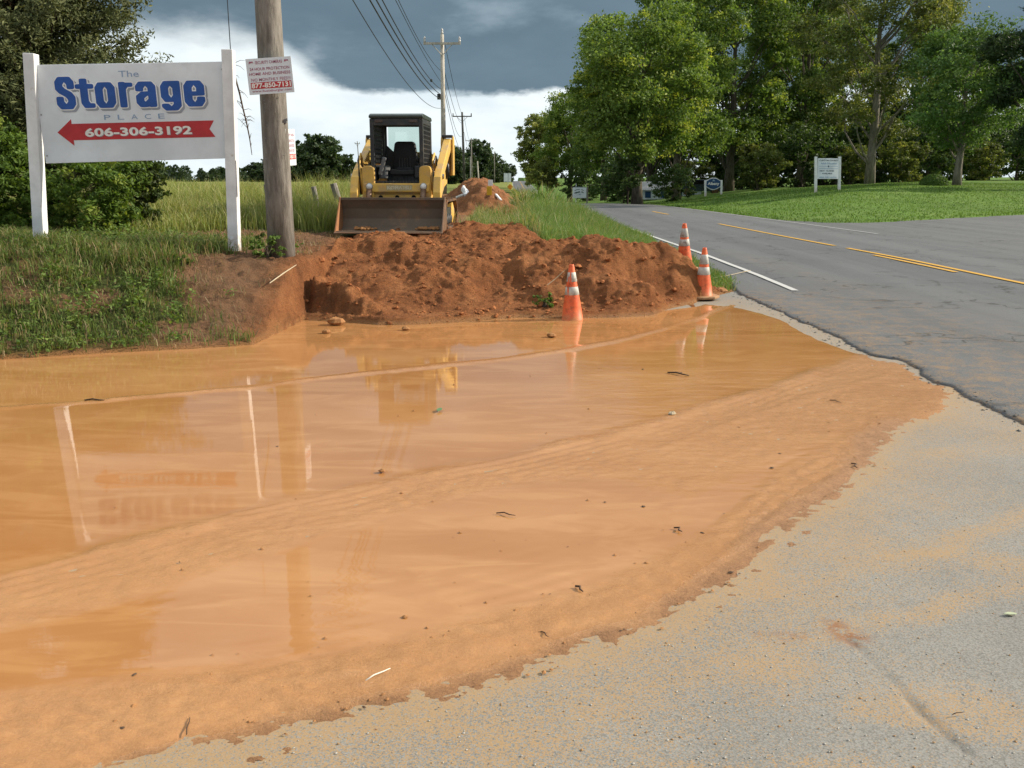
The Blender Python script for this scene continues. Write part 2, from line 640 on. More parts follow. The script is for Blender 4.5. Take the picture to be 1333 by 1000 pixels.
def mound_z(x, Y, fine=True):
    s = Y - foot(x)
    plateau = 0.80 * sstep(-2.73, -2.57, x) * (1 - sstep(0.1, 1.5, x))
    zp = np.maximum(plateau, 0) * sstep(0, 1, np.clip(s / 3.4, 0, 1)) ** 0.85 * (1 - sstep(17.5, 20.5, Y))
    hr = np.interp(x, [-1.5, -.4, .16, .6, 1.04, 1.6, 2.0, 2.3, 2.6, 2.85, 3.05, 3.25], [0, .42, .70, .80, .84, .78, .70, .66, .46, .24, .07, 0])
    yr = np.interp(x, [-1, .16, 1.04, 2.26, 3.0], [14.2, 13.9, 13.6, 13.35, 13.2])
    dy = Y - yr
    fr = np.maximum(yr - foot(x), .35)
    zr = hr * np.where(dy < 0, sstep(-1.08, -.08, dy / fr), np.exp(-(dy / 1.25) ** 2))
    z = np.maximum(zp, zr)
    rag = fbm(x * 7, Y * 0, 130, 4)
    zp = np.maximum(zp, (.52 - .30 * sstep(-2.5, -1.5, x) - .16 * fbm(x * 4, Y * 4, 132)) * sstep(0.0, .42, s - .22 * rag) * sstep(-2.60, -2.50, x) * sstep(-1.2, -1.7, x) * (Y < 15))      # the steep cut against the bank
    z = np.maximum(zp, zr)
    # the hollow scooped in its face, the low rim of clods before it
    z = z - 0.30 * np.exp(-(((x - PIT.x) / 0.62) ** 2 + ((Y - 12.72) / 0.36) ** 2))
    z = z - 0.16 * np.exp(-(((x - 0.75) / 0.35) ** 2 + ((Y - 12.5) / 0.5) ** 2))
    z = z + 0.10 * np.exp(-(((x - 1.75) / 0.7) ** 2 + ((Y - 12.05) / 0.22) ** 2)) * (s > 0)
    # low shelf of slumped mud in front of the cut
    z = np.maximum(z, 0.07 * sstep(0.0, 0.12, s) * sstep(-2.77, -2.57, x) * (x < 3.0) * (s > 0))
    if fine:
        big = sstep(0.02, 0.25, z)
        z = z + big * ((fbm(x * 1.3, Y * 1.3, 21, 3) - .5) * .26 + (fbm(x * 3.2, Y * 3.2, 22, 3) - .5) * .17)
        z = z + big * (billow(x * 4.2, Y * 4.2, 23, 3) - .55) * .055
        z = z + sstep(0.01, 0.12, z) * np.maximum(0, .42 - cells(x * 6.5, Y * 6.5, 24)) * .085 * (0.3 + fbm(x * 1.7, Y * 1.7, 28))
        z = z + sstep(0.01, 0.10, z) * np.maximum(0, .45 - cells(x * 14, Y * 14, 25)) * .038
    return np.where(s > 0, z, -0.03)


def mound_mask(x, Y):
    s = Y - foot(x)
    back = np.interp(x, [-2.8, -1.0, 0, 1, 2.3, 3.2], [18.4, 18.2, 17.0, 14.9, 14.2, 13.9])
    nz = (fbm(x * 1.1, Y * 1.1, 41, 4) - .5)
    m = sstep(-2.67, -2.57, x + nz * .12) * sstep(.5, -.5, Y - back + nz * 2.0) * (s > -.4)
    return m * (1 - sstep(3.15, 3.3, x))


def field_z(x, Y):
    t = road_l(np.maximum(Y, 13.7)) - x
    rise = smooth_interp(t, [-5, 0, 1.5, 3.5, 7, 12, 60], [-.06, -.02, .18, .42, .78, .85, .87], 0.08)
    far = np.interp(Y, [0, 50, 100, 150, 200, 280, 400, 1200], [0, 0, .12, .2, .0, -1.4, -3, -6])
    z = rise + far * sstep(0, 15, t) + road_z(np.maximum(Y, 20)) * (1 - sstep(2, 22, t)) - .02
    return z + (fbm(x * .35, Y * .35, 9, 3) - .5) * .14 * sstep(.3, 3, t)


def bank_z(x, Y, fine=True):
    """everything on this side of the road"""
    s = Y - foot(x)
    zl = field_z(x, Y)
    ramp = np.clip(s / 2.7, 0, 1)
    lip = 0.05 * sstep(0, .12, s)
    z = np.where(s > 0, np.maximum(zl * sstep(0, 1, ramp) ** 0.8, lip * (x < -2.5)), -0.03)
    onroad = sstep(13.2, 13.8, Y)
    z = z * np.where(x > 2.4, onroad, 1) - np.where((x > 2.6) & (Y < 13.4), .03, 0)
    if fine:
        lump = sstep(0, .5, s) * sstep(19, 15, Y) * sstep(3.4, 2.8, x)
        z = z + lump * ((fbm(x * 2.2, Y * 2.2, 51, 4) - .5) * .12 + (billow(x * 7, Y * 7, 52, 2) - .5) * .04 + np.maximum(0, .40 - cells(x * 10, Y * 10, 53)) * .03)
    return np.maximum(z, mound_z(x, Y, fine))


# spoil ridge of the trench that runs away along the pole line
SP_A, SP_B = (-0.95, 28.6), (-3.1, 96.0)


def spoil_z(x, Y, fine=True):
    t = np.clip((Y - SP_A[1]) / (SP_B[1] - SP_A[1]), 0, 1)
    cx = SP_A[0] + (SP_B[0] - SP_A[0]) * t + .25 * np.sin(Y * .5)
    wd = 1.15 + .15 * np.sin(Y * .31 + 1)
    h = (.85 + .25 * t) * sstep(27.6, 30.2, Y) * sstep(99, 95, Y) * np.exp(-((x - cx) / wd) ** 2 * 1.2)
    if fine:
        h = h * (0.8 + .5 * fbm(x * .8, Y * .6, 61)) + sstep(.05, .3, h) * ((billow(x * 2.6, Y * 2.6, 62, 3) - .5) * .30 + np.maximum(0, .42 - cells(x * 3.2, Y * 3.2, 63)) * .22)
    return h


PATCH = (-13.0, 4.2, 7.0, 23.0)


def coarse_axis(a, knots):
    out = []
    for (lo, hi, st) in knots:
        out += list(np.arange(lo, hi, st))
    return np.array(out + [knots[-1][1]])


gx = coarse_axis(0, [(-900, -200, 50), (-200, -60, 10), (-60, -20, 2.5), (-20, 14, .7), (14, 60, 1.0), (60, 160, 8), (160, 900, 50)])
gy = coarse_axis(0, [(-60, 0, 10), (0, 6, 2), (6, 34, .7), (34, 62, .6), (62, 110, 1.4), (110, 300, 6), (300, 650, 14), (650, 1300, 60)])
GX, GY = np.meshgrid(gx, gy)
side_r = GX > np.maximum(road_l(GY), 2.4) + 2.5
ZL = bank_z(GX, GY, False)
ZR = lawn_z(GX, GY)
GZ = np.where(side_r, ZR, ZL)
inside = sstep(0.2, 1.2, np.minimum(np.minimum(GX - PATCH[0], PATCH[1] - GX + .8), np.minimum(GY - PATCH[2], PATCH[3] - GY)))
GZ = np.where(side_r, GZ, GZ - 0.35 * inside)
low = (~side_r) & (GY < foot(GX) + .6)
GZ = np.where(low, -0.25, GZ)
under = (GX > road_l(GY) - .3) & (GX < road_r(GY) + .3) & (GY > 13)
GZ = np.where(under, np.minimum(GZ, road_z(GY) - .10), GZ)
GZ = np.where((GY < 34) & side_r, -.15, GZ)
dirt = np.exp(-((GX + 2.2 + (GY - 22) * .025) / 1.5) ** 2) * sstep(19, 23, GY) * sstep(90, 70, GY) * (~side_r) * .85
V = np.stack([GX, GY, GZ], -1).reshape(-1, 3)
FC = grid_faces(len(gy), len(gx))
fr = side_r.reshape(-1)[FC].all(1)
vv, ff, ex = keep(V, FC, ~fr, {'dirt': dirt.reshape(-1)})
tag(np_mesh('field', vv, ff, M_field, ex), kind='structure')
vv, ff, ex = keep(V, FC, fr, {'dirt': np.zeros(len(V))})
tag(np_mesh('lawn', vv, ff, M_lawn, ex), kind='structure')

# fine patch: grassy bank and dirt mound, one surface cut in two
px_ = np.concatenate([np.arange(PATCH[0], -6, .06), np.arange(-6, PATCH[1] + .01, .026)])
py_ = np.concatenate([np.arange(PATCH[2], 15.6, .026), np.arange(15.6, PATCH[3] + .01, .06)])
PX, PY = np.meshgrid(px_, py_)
PZ = bank_z(PX, PY)
rim = np.minimum(np.minimum(PX - PATCH[0], PATCH[1] - PX + 3), np.minimum(PY - PATCH[2] + 3, PATCH[3] - PY))
PZ = PZ - .4 * sstep(.16, 0, rim)
under = (PX > road_l(PY) - .02) & (PY > 13.0)
PZ = np.where(under, np.minimum(PZ, -.01), PZ)
S_ = PY - foot(PX)
mm = mound_mask(PX, PY)


def grass_amount(x, Y):
    """cover of grass on this side of the road, 0..1"""
    s = Y - foot(x)
    nz = fbm(x * 1.4, Y * 1.4, 71, 4) - .5
    g = sstep(-3.2, -4.6, x + nz * 2.2 - (s - 1.6) * .05) * (.40 + .60 * sstep(.34, .54, fbm(x * 1.1 + 5, Y * 1.6, 73, 4)))
    g = np.maximum(g, sstep(-.6, .6, Y + nz * 1.5 - np.interp(x, [-7, -5.6, -4.8, -2], [13.4, 13.8, 16.0, 16.4])) * (x < -2.4))
    g = np.maximum(g, .5 * sstep(.9, .1, s) * (x < -2.6) * sstep(.42, .6, fbm(x * 2.5, Y * 2.5, 72)))
    strip = sstep(13.0, 13.5, Y + nz * .8) * sstep(16.2, 15.6, Y + nz * .8) * sstep(-5.6, -4.9, x + nz * .8)
    g = g * (1 - strip)
    g = np.where(x > -2.6, sstep(.2, .8, Y - np.interp(x, [-2.8, -1.0, 0, 1, 2.3, 3.2], [18.4, 18.2, 17.2, 15.1, 14.4, 14.2]) + nz * 1.6), g)
    return g * (1 - mound_mask(x, Y))


GA = grass_amount(PX, PY)
wet = np.maximum(sstep(.085, .0, PZ) * (S_ > -.1) * sstep(.9, .0, S_), .8 * np.exp(-((PX + 2.69) / .07) ** 2) * sstep(.9, .2, S_))
dry = (1 - mm) * sstep(-2.5, -3.2, PX)
V = np.stack([PX, PY, PZ], -1).reshape(-1, 3)
FC = grid_faces(len(py_), len(px_))
cen = V[FC].mean(1)
seen = ~((cen[:, 1] < foot(cen[:, 0]) - .5))
seen &= ~((cen[:, 0] > 3.3) & (cen[:, 1] < 13.9))
md = mm.reshape(-1)[FC].mean(1) > .5
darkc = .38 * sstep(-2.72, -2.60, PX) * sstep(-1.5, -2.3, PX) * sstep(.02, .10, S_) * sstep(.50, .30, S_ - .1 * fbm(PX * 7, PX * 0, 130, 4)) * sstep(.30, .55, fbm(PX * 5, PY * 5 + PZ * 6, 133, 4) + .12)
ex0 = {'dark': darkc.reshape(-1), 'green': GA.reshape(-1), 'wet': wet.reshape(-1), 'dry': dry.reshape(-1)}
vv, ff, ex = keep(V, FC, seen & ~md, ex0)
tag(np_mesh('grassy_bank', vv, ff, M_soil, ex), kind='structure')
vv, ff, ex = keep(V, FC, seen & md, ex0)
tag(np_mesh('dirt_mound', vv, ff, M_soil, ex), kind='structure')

# spoil ridge
qx = np.arange(-6, 1.6, .075); qy = np.concatenate([np.arange(27.2, 36, .07), np.arange(36, 50, .15), np.arange(50, 100, .35)])
QX, QY = np.meshgrid(qx, qy)
QZ = field_z(QX, QY) - .06 + spoil_z(QX, QY)
sm = spoil_z(QX, QY, False) > .07
V = np.stack([QX, QY, QZ], -1).reshape(-1, 3)
FC = grid_faces(len(qy), len(qx))
z0 = np.zeros(len(V))
vv, ff, ex = keep(V, FC, sm.reshape(-1)[FC].any(1), {'green': z0, 'wet': z0, 'dry': z0 + .35})
tag(np_mesh('spoil_ridge', vv, ff, M_soil, ex), kind='structure')

# ------------------------------------------------------------------ asphalt
def asphalt(name, c0, c1, tracks=True):
    m, q, b = mat_base(name, 0.75, 0.35)
    p = q.pos()
    fine = q.noise(95, 3, 0.8, p)
    agg = q.voro(150, p)
    long_ = q.noise(1.0, 4, 0.55, q.scale(p, (1.3, 0.035, 1)))
    pat = q.noise(0.5, 5, 0.65, p)
    c = q.mix(q.step(long_, 0.33, 0.67), c0, c1)
    c = q.mix(q.math('MULTIPLY', q.step(pat, 0.5, 0.72), 0.45), c, tuple(x * .72 for x in c0))
    c = q.mix(q.step(fine, 0.38, 0.56), q.mix(0.42, c, (0.02, 0.02, 0.02)), c)
    c = q.mix(q.math('MULTIPLY', q.step(agg, 0.22, 0.05), 0.35), c, (0.26, 0.26, 0.25))
    cr = q.voro(0.55, q.node('ShaderNodeVectorMath', operation='ADD').outputs[0], 'DISTANCE_TO_EDGE')
    va = cr.node.inputs['Vector'].links[0].from_node
    q.l.new(p, va.inputs[0])
    nz = q.node('ShaderNodeTexNoise'); nz.inputs['Scale'].default_value = 3.0
    q.l.new(p, nz.inputs['Vector'])
    sc = q.node('ShaderNodeVectorMath', operation='SCALE'); q.l.new(nz.outputs['Color'], sc.inputs[0]); sc.inputs['Scale'].default_value = .7
    q.l.new(sc.outputs[0], va.inputs[1])
    crack = q.math('MULTIPLY', q.step(cr, .018, .004), q.step(pat, .45, .55))
    c = q.mix(q.math('MULTIPLY', crack, .75), c, (0.022, 0.021, 0.02))
    st = q.attr('stain')
    sp = q.math('MULTIPLY', st, q.step(q.math('ADD', q.math('MULTIPLY', q.noise(5, 5, .7, p), .6), q.math('MULTIPLY', q.noise(40, 4, .7, p), .4)), .46, .60))
    c = q.mix(sp, c, q.mix(fine, (0.20, 0.125, 0.065), (0.30, 0.20, 0.11)))
    q.put(b.inputs['Base Color'], c)
    q.put(b.inputs['Normal'], q.bump(fine, .5, .008, q.bump(crack, -.6, .01)))
    return m


M_road = asphalt('road_asphalt', (0.100, 0.105, 0.111), (0.132, 0.137, 0.143))
M_side = asphalt('side_road_asphalt', (0.102, 0.106, 0.110), (0.136, 0.140, 0.142))

ry = np.concatenate([np.arange(-30, 4, 2.0), np.arange(4, 14, .02), np.arange(14, 70, .5), np.arange(70, 300, 4), np.arange(300, 700, 10)])
L_, R_ = road_l(ry), road_r(ry)
k = 26
us = np.concatenate([[0, .004, .012, .03, .06], np.linspace(.1, 1, k - 5)])
RX = L_[:, None] + (R_ - L_)[:, None] * us[None, :]
RY = np.repeat(ry[:, None], k, 1)
crown = .06 * (1 - ((us - .5) * 2) ** 2)[None, :]
RZ = road_z(RY) + crown * sstep(12, 20, RY) + (fbm(RX * 5, RY * 5, 81, 3) - .5) * .010
RZ[:, 0] -= .012 * (ry < 14)
RZ -= .010 * sstep(.5, .0, RX - L_[:, None]) * (RY < 13.6)
RXs = np.concatenate([L_[:, None] - .012 + (fbm(ry * 9, ry * 0, 82, 2)[:, None] - .5) * .03, RX], 1)
RYs = np.concatenate([RY[:, :1], RY], 1)
RZs = np.concatenate([np.full((len(ry), 1), -.05) + np.minimum(road_z(ry), 0)[:, None], RZ], 1)
stain = sstep(2.2, .0, RXs - L_[:, None]) * sstep(15, 13, RYs) * .55 + .30 * np.exp(-((RXs - 5.2 - .35 * np.sin(RYs * .2)) / .25) ** 2) * sstep(23, 19, RYs) * sstep(9, 13, RYs)
stain = stain + .22 * sstep(16, 10, RYs) * sstep(8, 4, RXs)
V = np.stack([RXs, RYs, RZs], -1).reshape(-1, 3)
tag(np_mesh('highway', V, grid_faces(len(ry), k + 1), M_road, {'stain': np.clip(stain, 0, 1).reshape(-1)}), kind='structure')

# side road: wide apron of asphalt that leaves the highway to the west
sx_ = np.concatenate([np.arange(10.2, 30, .8), np.arange(30, 200, 8)])
bx = np.array([p[0] for p in BND[15:]]); by = np.array([p[1] for p in BND[15:]])
topy = np.interp(sx_, bx, by) + .35 + (fbm(sx_ * .9, sx_ * 0, 84) - .5) * .5
ts = np.linspace(0, 1, 40)
SX = np.repeat(sx_[None, :], 40, 0)
SY = -30 + (topy[None, :] + 30) * ts[:, None]
SZ = np.full(SX.shape, .018)
SZ += .0
V = np.stack([SX, SY, SZ], -1).reshape(-1, 3)
st2 = .30 * np.exp(-((SY - 27 - (SX - 12) * .02) / .9) ** 2)
tag(np_mesh('side_road', V, grid_faces(40, len(sx_)), M_side, {'stain': st2.reshape(-1) * 0}), kind='structure')


# painted lines, sheets laid on the asphalt
def paint_mat(name, col):
    m, q, b = mat_base(name, 0.7, 0.3)
    p = q.pos()
    n_ = q.noise(30, 5, .75, p)
    big = q.noise(1.2, 3, .6, p)
    wear = q.step(q.math('ADD', q.math('MULTIPLY', n_, .7), q.math('MULTIPLY', big, .3)), .60, .72)
    c = q.mix(q.math('ADD', .12, q.math('MULTIPLY', wear, .75)), col, (0.12, 0.12, 0.12))
    q.put(b.inputs['Base Color'], c)
    return m


M_white = paint_mat('white_road_paint', (0.52, 0.52, 0.51))
M_yellow = paint_mat('yellow_road_paint', (0.60, 0.33, 0.035))


M_worn_white = paint_mat('worn_white_road_paint', (0.34, 0.34, 0.34))


def line(name, label, xs_ys, wd, mat):
    """xs_ys: list of (Y, x)"""
    Ys = np.array([p[0] for p in xs_ys], float); Xs = np.array([p[1] for p in xs_ys], float)
    yy = np.concatenate([np.arange(Ys[0], min(Ys[-1], 70), .35), np.arange(70, max(70, Ys[-1]), 4), [Ys[-1]]])
    yy = yy[(yy >= Ys[0]) & (yy <= Ys[-1])]
    xx = np.interp(yy, Ys, Xs) + (fbm(yy * 1.5, yy * 0 + wd * 50, 7) - .5) * .02
    u = (xx - road_l(yy)) / (road_r(yy) - road_l(yy))
    zz = road_z(yy) + .06 * (1 - ((u - .5) * 2) ** 2) * sstep(12, 20, yy) + .012
    a = np.stack([xx - wd / 2, yy, zz], -1); b = np.stack([xx + wd / 2, yy, zz], -1)
    V = np.stack([a, b], 1).reshape(-1, 3)
    o = np_mesh(name, V, grid_faces(len(yy), 2), mat)
    return tag(o, kind='structure')


ys_ = [28.2, 30, 35, 40, 45, 50, 56, 62, 75, 100, 150, 240, 440]
line('white_edge_marking', '', [(13.9, 4.28), (16, 4.30), (21, 4.26), (30, 3.98), (45, 3.25), (60, 2.45), (100, 1.4), (240, .3), (440, .3)], .105, M_white)
line('white_edge_marking', '', [(y, float(road_r(y)) - .35) for y in ys_], .12, M_worn_white)
cl = lambda y: float(np.interp(y, [10, 14.8, 22, 33, 45, 60, 100, 240, 440], [8.38, 8.2, 7.86, 7.36, 6.75, 5.8, 4.8, 3.65, 3.6]))
line('yellow_centre_marking', '', [(y, cl(y)) for y in (7, 10, 14.8, 18, 21.8)], .12, M_yellow)
line('yellow_centre_marking', '', [(y, cl(y)) for y in (22.6, 25, 28, 33.2)], .12, M_yellow)
line('yellow_centre_marking', '', [(y, cl(y) - .24) for y in (16.4, 18, 19.8)], .11, M_yellow)
line('yellow_centre_marking', '', [(41.5, cl(41.5)), (45, cl(45))], .12, M_yellow)
line('yellow_centre_marking', '', [(y, cl(y)) for y in (200, 240, 300, 440)], .15, M_yellow)

# ------------------------------------------------------------------ apron pavement and the muddy water over it
OUT_PX = [(-900, 530), (-160, 478), (0, 466), (130, 458), (250, 452), (335, 444), (352, 433), (372, 411), (384, 410), (430, 414), (493, 420), (526, 420), (600, 416),
          (675, 410), (731, 411), (805, 410), (850, 409), (858, 403), (900, 398), (912, 394), (940, 397), (973, 401), (1000, 408), (1026, 416), (1052, 430), (1075, 442), (1108, 454),
          (1150, 468), (1174, 471), (1195, 480), (1216, 497), (1238, 503), (1250, 514), (1244, 532), (1226, 546), (1192, 552), (1168, 572), (1152, 597), (1145, 616),
          (1110, 645), (1060, 678), (1017, 705), (995, 735), (965, 765), (915, 802), (875, 825), (799, 848), (745, 868), (695, 884), (630, 903), (574, 925), (488, 940),
          (394, 961), (290, 983), (227, 1000), (100, 1030), (-100, 1080), (-500, 1150)]
OUT = [tuple(at(p[0], p[1] - (9 if i < 17 else 0), z=0.0)[:2]) for i, p in enumerate(OUT_PX)] + [(-14, 1.5), (-14, 7.0)]


def pc(curve, px):
    c = np.array(curve, float)
    return np.interp(px, c[:, 0], c[:, 1])


R1 = [(-400, 570), (0, 533), (100, 525), (200, 515), (320, 505), (430, 492), (520, 482), (640, 470), (720, 459), (800, 445), (860, 430), (915, 412), (1000, 380)]
R2 = [(-400, 850), (0, 752), (100, 727), (200, 700), (300, 672), (380, 655), (450, 643), (540, 622), (640, 603), (760, 575), (870, 548), (960, 520), (1060, 487), (1120, 465), (1300, 420)]
A2 = [(-400, 900), (0, 815), (150, 778), (300, 728), (420, 690), (560, 650), (700, 622), (800, 612), (900, 640), (980, 600), (1100, 560), (1300, 500)]
B2 = [(-400, 980), (0, 905), (200, 882), (400, 862), (500, 842), (640, 800), (760, 770), (840, 735), (930, 690), (1010, 620), (1150, 540), (1300, 480)]


def to_world(curve):
    return [tuple(at(*p, z=0.0)[:2]) for p in curve if p[1] > 300]


rows = np.concatenate([np.arange(1150, 1000, -7.0), np.arange(1000, 700, -2.4), np.arange(700, 375, -1.15)])
wy = np.array([at(666.5, r, z=0.0).y for r in rows])
wx = np.concatenate([np.arange(-13, -6.5, .12), np.arange(-6.5, 4.2, .021)])
WX, WY = np.meshgrid(wx, wy)
sd_ = poly_dist(WX, WY, OUT + OUT[:1]) * np.where(in_poly(WX, WY, OUT), 1, -1)
IX, IY = to_px(WX, WY, 0.0)
front = sstep(0, 40, IY - pc([(-900, 540), (860, 410), (940, 430), (1000, 450), (1330, 600)], IX))     # not at the mound's foot
esd = sd_ + ((fbm(WX * 4, WY * 4, 91, 6, gain=.62) - .5) * .17 + (fbm(WX * 22, WY * 22, 92, 3, gain=.8) - .5) * .045) * (0.2 + front) * np.clip(WY / 6, .4, 1)
bumpA = sstep(-8, 10, IY - pc(R2, IX)) * sstep(18, -6, IY - pc(A2, IX))
bandC = sstep(-14, 14, IY - pc(B2, IX))
rr1 = np.exp(-(poly_dist(WX, WY + (fbm(WX * 1.5, WY * 1.5, 104) - .5) * .14, to_world(R1)) / .05) ** 2) * (.35 + .65 * sstep(.3, .6, fbm(WX * 1.1, WY * 1.1, 105, 3)))
brk = sstep(.30, .62, fbm(WX * 1.3, WY * 1.3, 101, 3))
rr2 = np.exp(-((poly_dist(WX + (fbm(WX * 2, WY * 2, 102) - .5) * .1, WY + (fbm(WX * 3, WY * 3, 103) - .5) * .16, to_world(R2))) / .085) ** 2) * (.25 + .75 * brk)
R3 = [(280, 905), (500, 868), (640, 838), (760, 806), (880, 762), (960, 712), (1030, 660), (1110, 610)]
rr3 = np.exp(-(poly_dist(WX, WY, to_world(R3)) / .06) ** 2) * .6
R4 = [(860, 585), (960, 548), (1060, 515), (1150, 490)]
rr4 = np.exp(-(poly_dist(WX, WY, to_world(R4)) / .05) ** 2) * .7
ripR = sstep(560, 900, IX) * sstep(440, 500, IY) * sstep(690, 600, IY)
mud = np.clip(np.maximum(np.maximum(bumpA * .70, bandC * .95), np.maximum(rr1 * .7, np.maximum(rr2, rr4))), 0, 1)
mud *= .75 + .5 * (fbm(WX * 2, WY * 2, 93) - .5)
mud = np.clip(mud, 0, 1)
tex = (fbm(WX * 13, WY * 18, 94, 5, gain=.65) - .5) * .020 + (billow(WX * 22, WY * 26, 95, 3) - .5) * .011
level = .008 * sstep(0, .18, esd) - .005
d2 = poly_dist(WX, WY, to_world(R2)); d3 = poly_dist(WX, WY, to_world(R3))
wob = fbm(WX * 1.2, WY * 1.2, 141, 3)
ruts = np.sin((d2 + .05 * wob) * 2 * math.pi / .085) * np.exp(-d2 / .28) * bumpA + np.sin((d3 + .05 * wob) * 2 * math.pi / .10) * np.exp(-d3 / .25)
ruts = ruts * sstep(.40, .62, fbm(WX * 1.6, WY * 1.6, 142, 3))
MZ = level + ruts * .0035 + mud * tex + rr1 * .010 + rr2 * .010 + rr3 * .006 + rr4 * .006 + bandC * .004 * sstep(0, .3, esd)
MZ += ripR * (fbm(WX * 3.5 + WY * 2, WY * 22, 96, 3) - .5) * .0022
# dark sodden rim where the mud soaks into the pavement, on the near side
rimw = np.interp(IX, [0, 250, 500, 700, 900, 1050, 1200, 1260], [.14, .15, .21, .20, .27, .31, .40, .34])
rimd = sstep(1.0, .25, esd / rimw) * sstep(300, 420, IX + IY - 600) * front
rimd = np.clip(rimd * (.45 + 1.3 * fbm(WX * 9, WY * 9, 97, 5, gain=.7)), 0, 1)
soak = np.clip(np.maximum(mud, rimd), 0, 1)


def mud_material():
    m, q, b = mat_base('muddy_water', 0.05, 0.5)
    p = q.pos()
    md_, rm = q.attr('mud'), q.attr('rim')
    big = q.noise(.8, 5, .6, q.scale(p, (.6, 1.3, 1)))
    fine = q.noise(70, 5, .75, p)
    swirl = q.noise(2.2, 5, .6, q.scale(p, (.5, 1.6, 1)), 1.2)
    c = q.mix(q.step(big, .32, .68), (0.362, 0.164, 0.056), (0.428, 0.210, 0.082))
    c = q.mix(q.math('MULTIPLY', q.step(swirl, .46, .66), .50), c, (0.50, 0.262, 0.108))
    speck = q.noise(230, 3, .8, p)
    mc = q.mix(q.step(q.math('ADD', q.math('MULTIPLY', fine, .6), q.math('MULTIPLY', speck, .4)), .36, .64), (0.385, 0.190, 0.078), (0.515, 0.276, 0.120))
    c = q.mix(q.math('MULTIPLY', md_, .8), c, mc)
    sodden = q.mix(q.step(fine, .35, .6), (0.135, 0.064, 0.030), (0.30, 0.150, 0.068))
    c = q.mix(q.math('MULTIPLY', rm, .55), c, sodden)
    q.put(b.inputs['Base Color'], c)
    b.inputs['IOR'].default_value = 1.42
    rg = q.math('ADD', q.math('MULTIPLY', md_, .20), q.math('MULTIPLY', rm, .40))
    q.put(b.inputs['Roughness'], q.math('ADD', .02, rg))
    # calm wavelets on the pools; grain in the mud
    rip = q.noise(1.0, 3, .55, q.scale(p, (5, 16, 1)), .6)
    tiny = q.noise(1.0, 2, .5, q.scale(p, (24, 60, 1)), .5)
    rp = q.attr('ripple')
    nb = q.bump(rip, q.math('ADD', .013, q.math('MULTIPLY', rp, .14)), .02)
    nb = q.bump(tiny, q.math('ADD', .006, q.math('MULTIPLY', rp, .14)), .006, nb)
    grain = q.noise(75, 6, .8, p)
    nb = q.bump(grain, q.math('MULTIPLY', q.math('ADD', md_, rm), .70), .012, nb)
    q.put(b.inputs['Normal'], nb)
    return m


V = np.stack([WX, WY, MZ], -1).reshape(-1, 3)
FC = grid_faces(len(wy), len(wx))
ok = (esd.reshape(-1)[FC] > -.05).any(1)
vv, ff, ex = keep(V, FC, ok, {'mud': mud.reshape(-1), 'rim': rimd.reshape(-1), 'ripple': ripR.reshape(-1)})
tag(np_mesh('muddy_water', vv, ff, mud_material(), ex), kind='structure')


def pavement_material():
    m, q, b = mat_base('apron_pavement', 0.85, 0.25)
    p = q.pos()
    agg = q.voro(150, p)
    aggc = q.node('ShaderNodeTexVoronoi'); aggc.inputs['Scale'].default_value = 150; q.l.new(p, aggc.inputs['Vector'])
    fine = q.noise(160, 3, .8, p)
    mid = q.noise(18, 5, .7, p)
    big = q.noise(1.1, 5, .6, p)
    sep_ = q.node('ShaderNodeSeparateColor'); q.l.new(aggc.outputs['Color'], sep_.inputs[0])
    c = q.mix(q.step(big, .3, .7), (0.182, 0.175, 0.158), (0.240, 0.226, 0.198))
    c = q.mix(q.math('MULTIPLY', sep_.outputs[0], .38), c, (0.36, 0.355, 0.345))
    c = q.mix(q.math('MULTIPLY', q.step(agg, .45, .80), .55), c, (0.11, 0.105, 0.097))
    c = q.mix(q.math('MULTIPLY', q.step(mid, .56, .7), .5), c, (0.150, 0.145, 0.137))
    c = q.mix(q.step(fine, .62, .74), c, (0.46, 0.46, 0.45))
    st = q.attr('stain')
    grit = q.math('ADD', q.math('MULTIPLY', mid, .25), q.math('ADD', q.math('MULTIPLY', q.noise(130, 3, .9, p), .52), q.math('MULTIPLY', big, .25)))
    cell = q.node('ShaderNodeTexVoronoi'); cell.inputs['Scale'].default_value = 210; q.l.new(p, cell.inputs['Vector'])
    sc_ = q.node('ShaderNodeSeparateColor'); q.l.new(cell.outputs['Color'], sc_.inputs[0])
    lot = q.math('ADD', q.math('MULTIPLY', sc_.outputs[0], .62), q.math('MULTIPLY', grit, .38))
    sm_ = q.step(q.math('SUBTRACT', q.math('MULTIPLY', st, 1.25), lot), -.10, .06)
    och = q.mix(fine, (0.30, 0.185, 0.085), (0.43, 0.280, 0.135))
    c = q.mix(q.math('MULTIPLY', sm_, .80), c, och)
    red = q.attr('red')
    c = q.mix(q.math('MULTIPLY', red, q.step(mid, .38, .56)), c, (0.24, 0.105, 0.042))
    spots = q.step(q.noise(3.4, 5, .7, p), .685, .73)
    c = q.mix(q.math('MULTIPLY', spots, .75), c, (0.44, 0.25, 0.10))
    cr = q.attr('crack')
    c = q.mix(q.math('MULTIPLY', cr, .65), c, (0.075, 0.070, 0.064))
    q.put(b.inputs['Base Color'], c)
    nb = q.bump(agg, -.45, .006)
    nb = q.bump(fine, .3, .003, nb)
    q.put(b.inputs['Normal'], nb)
    return m


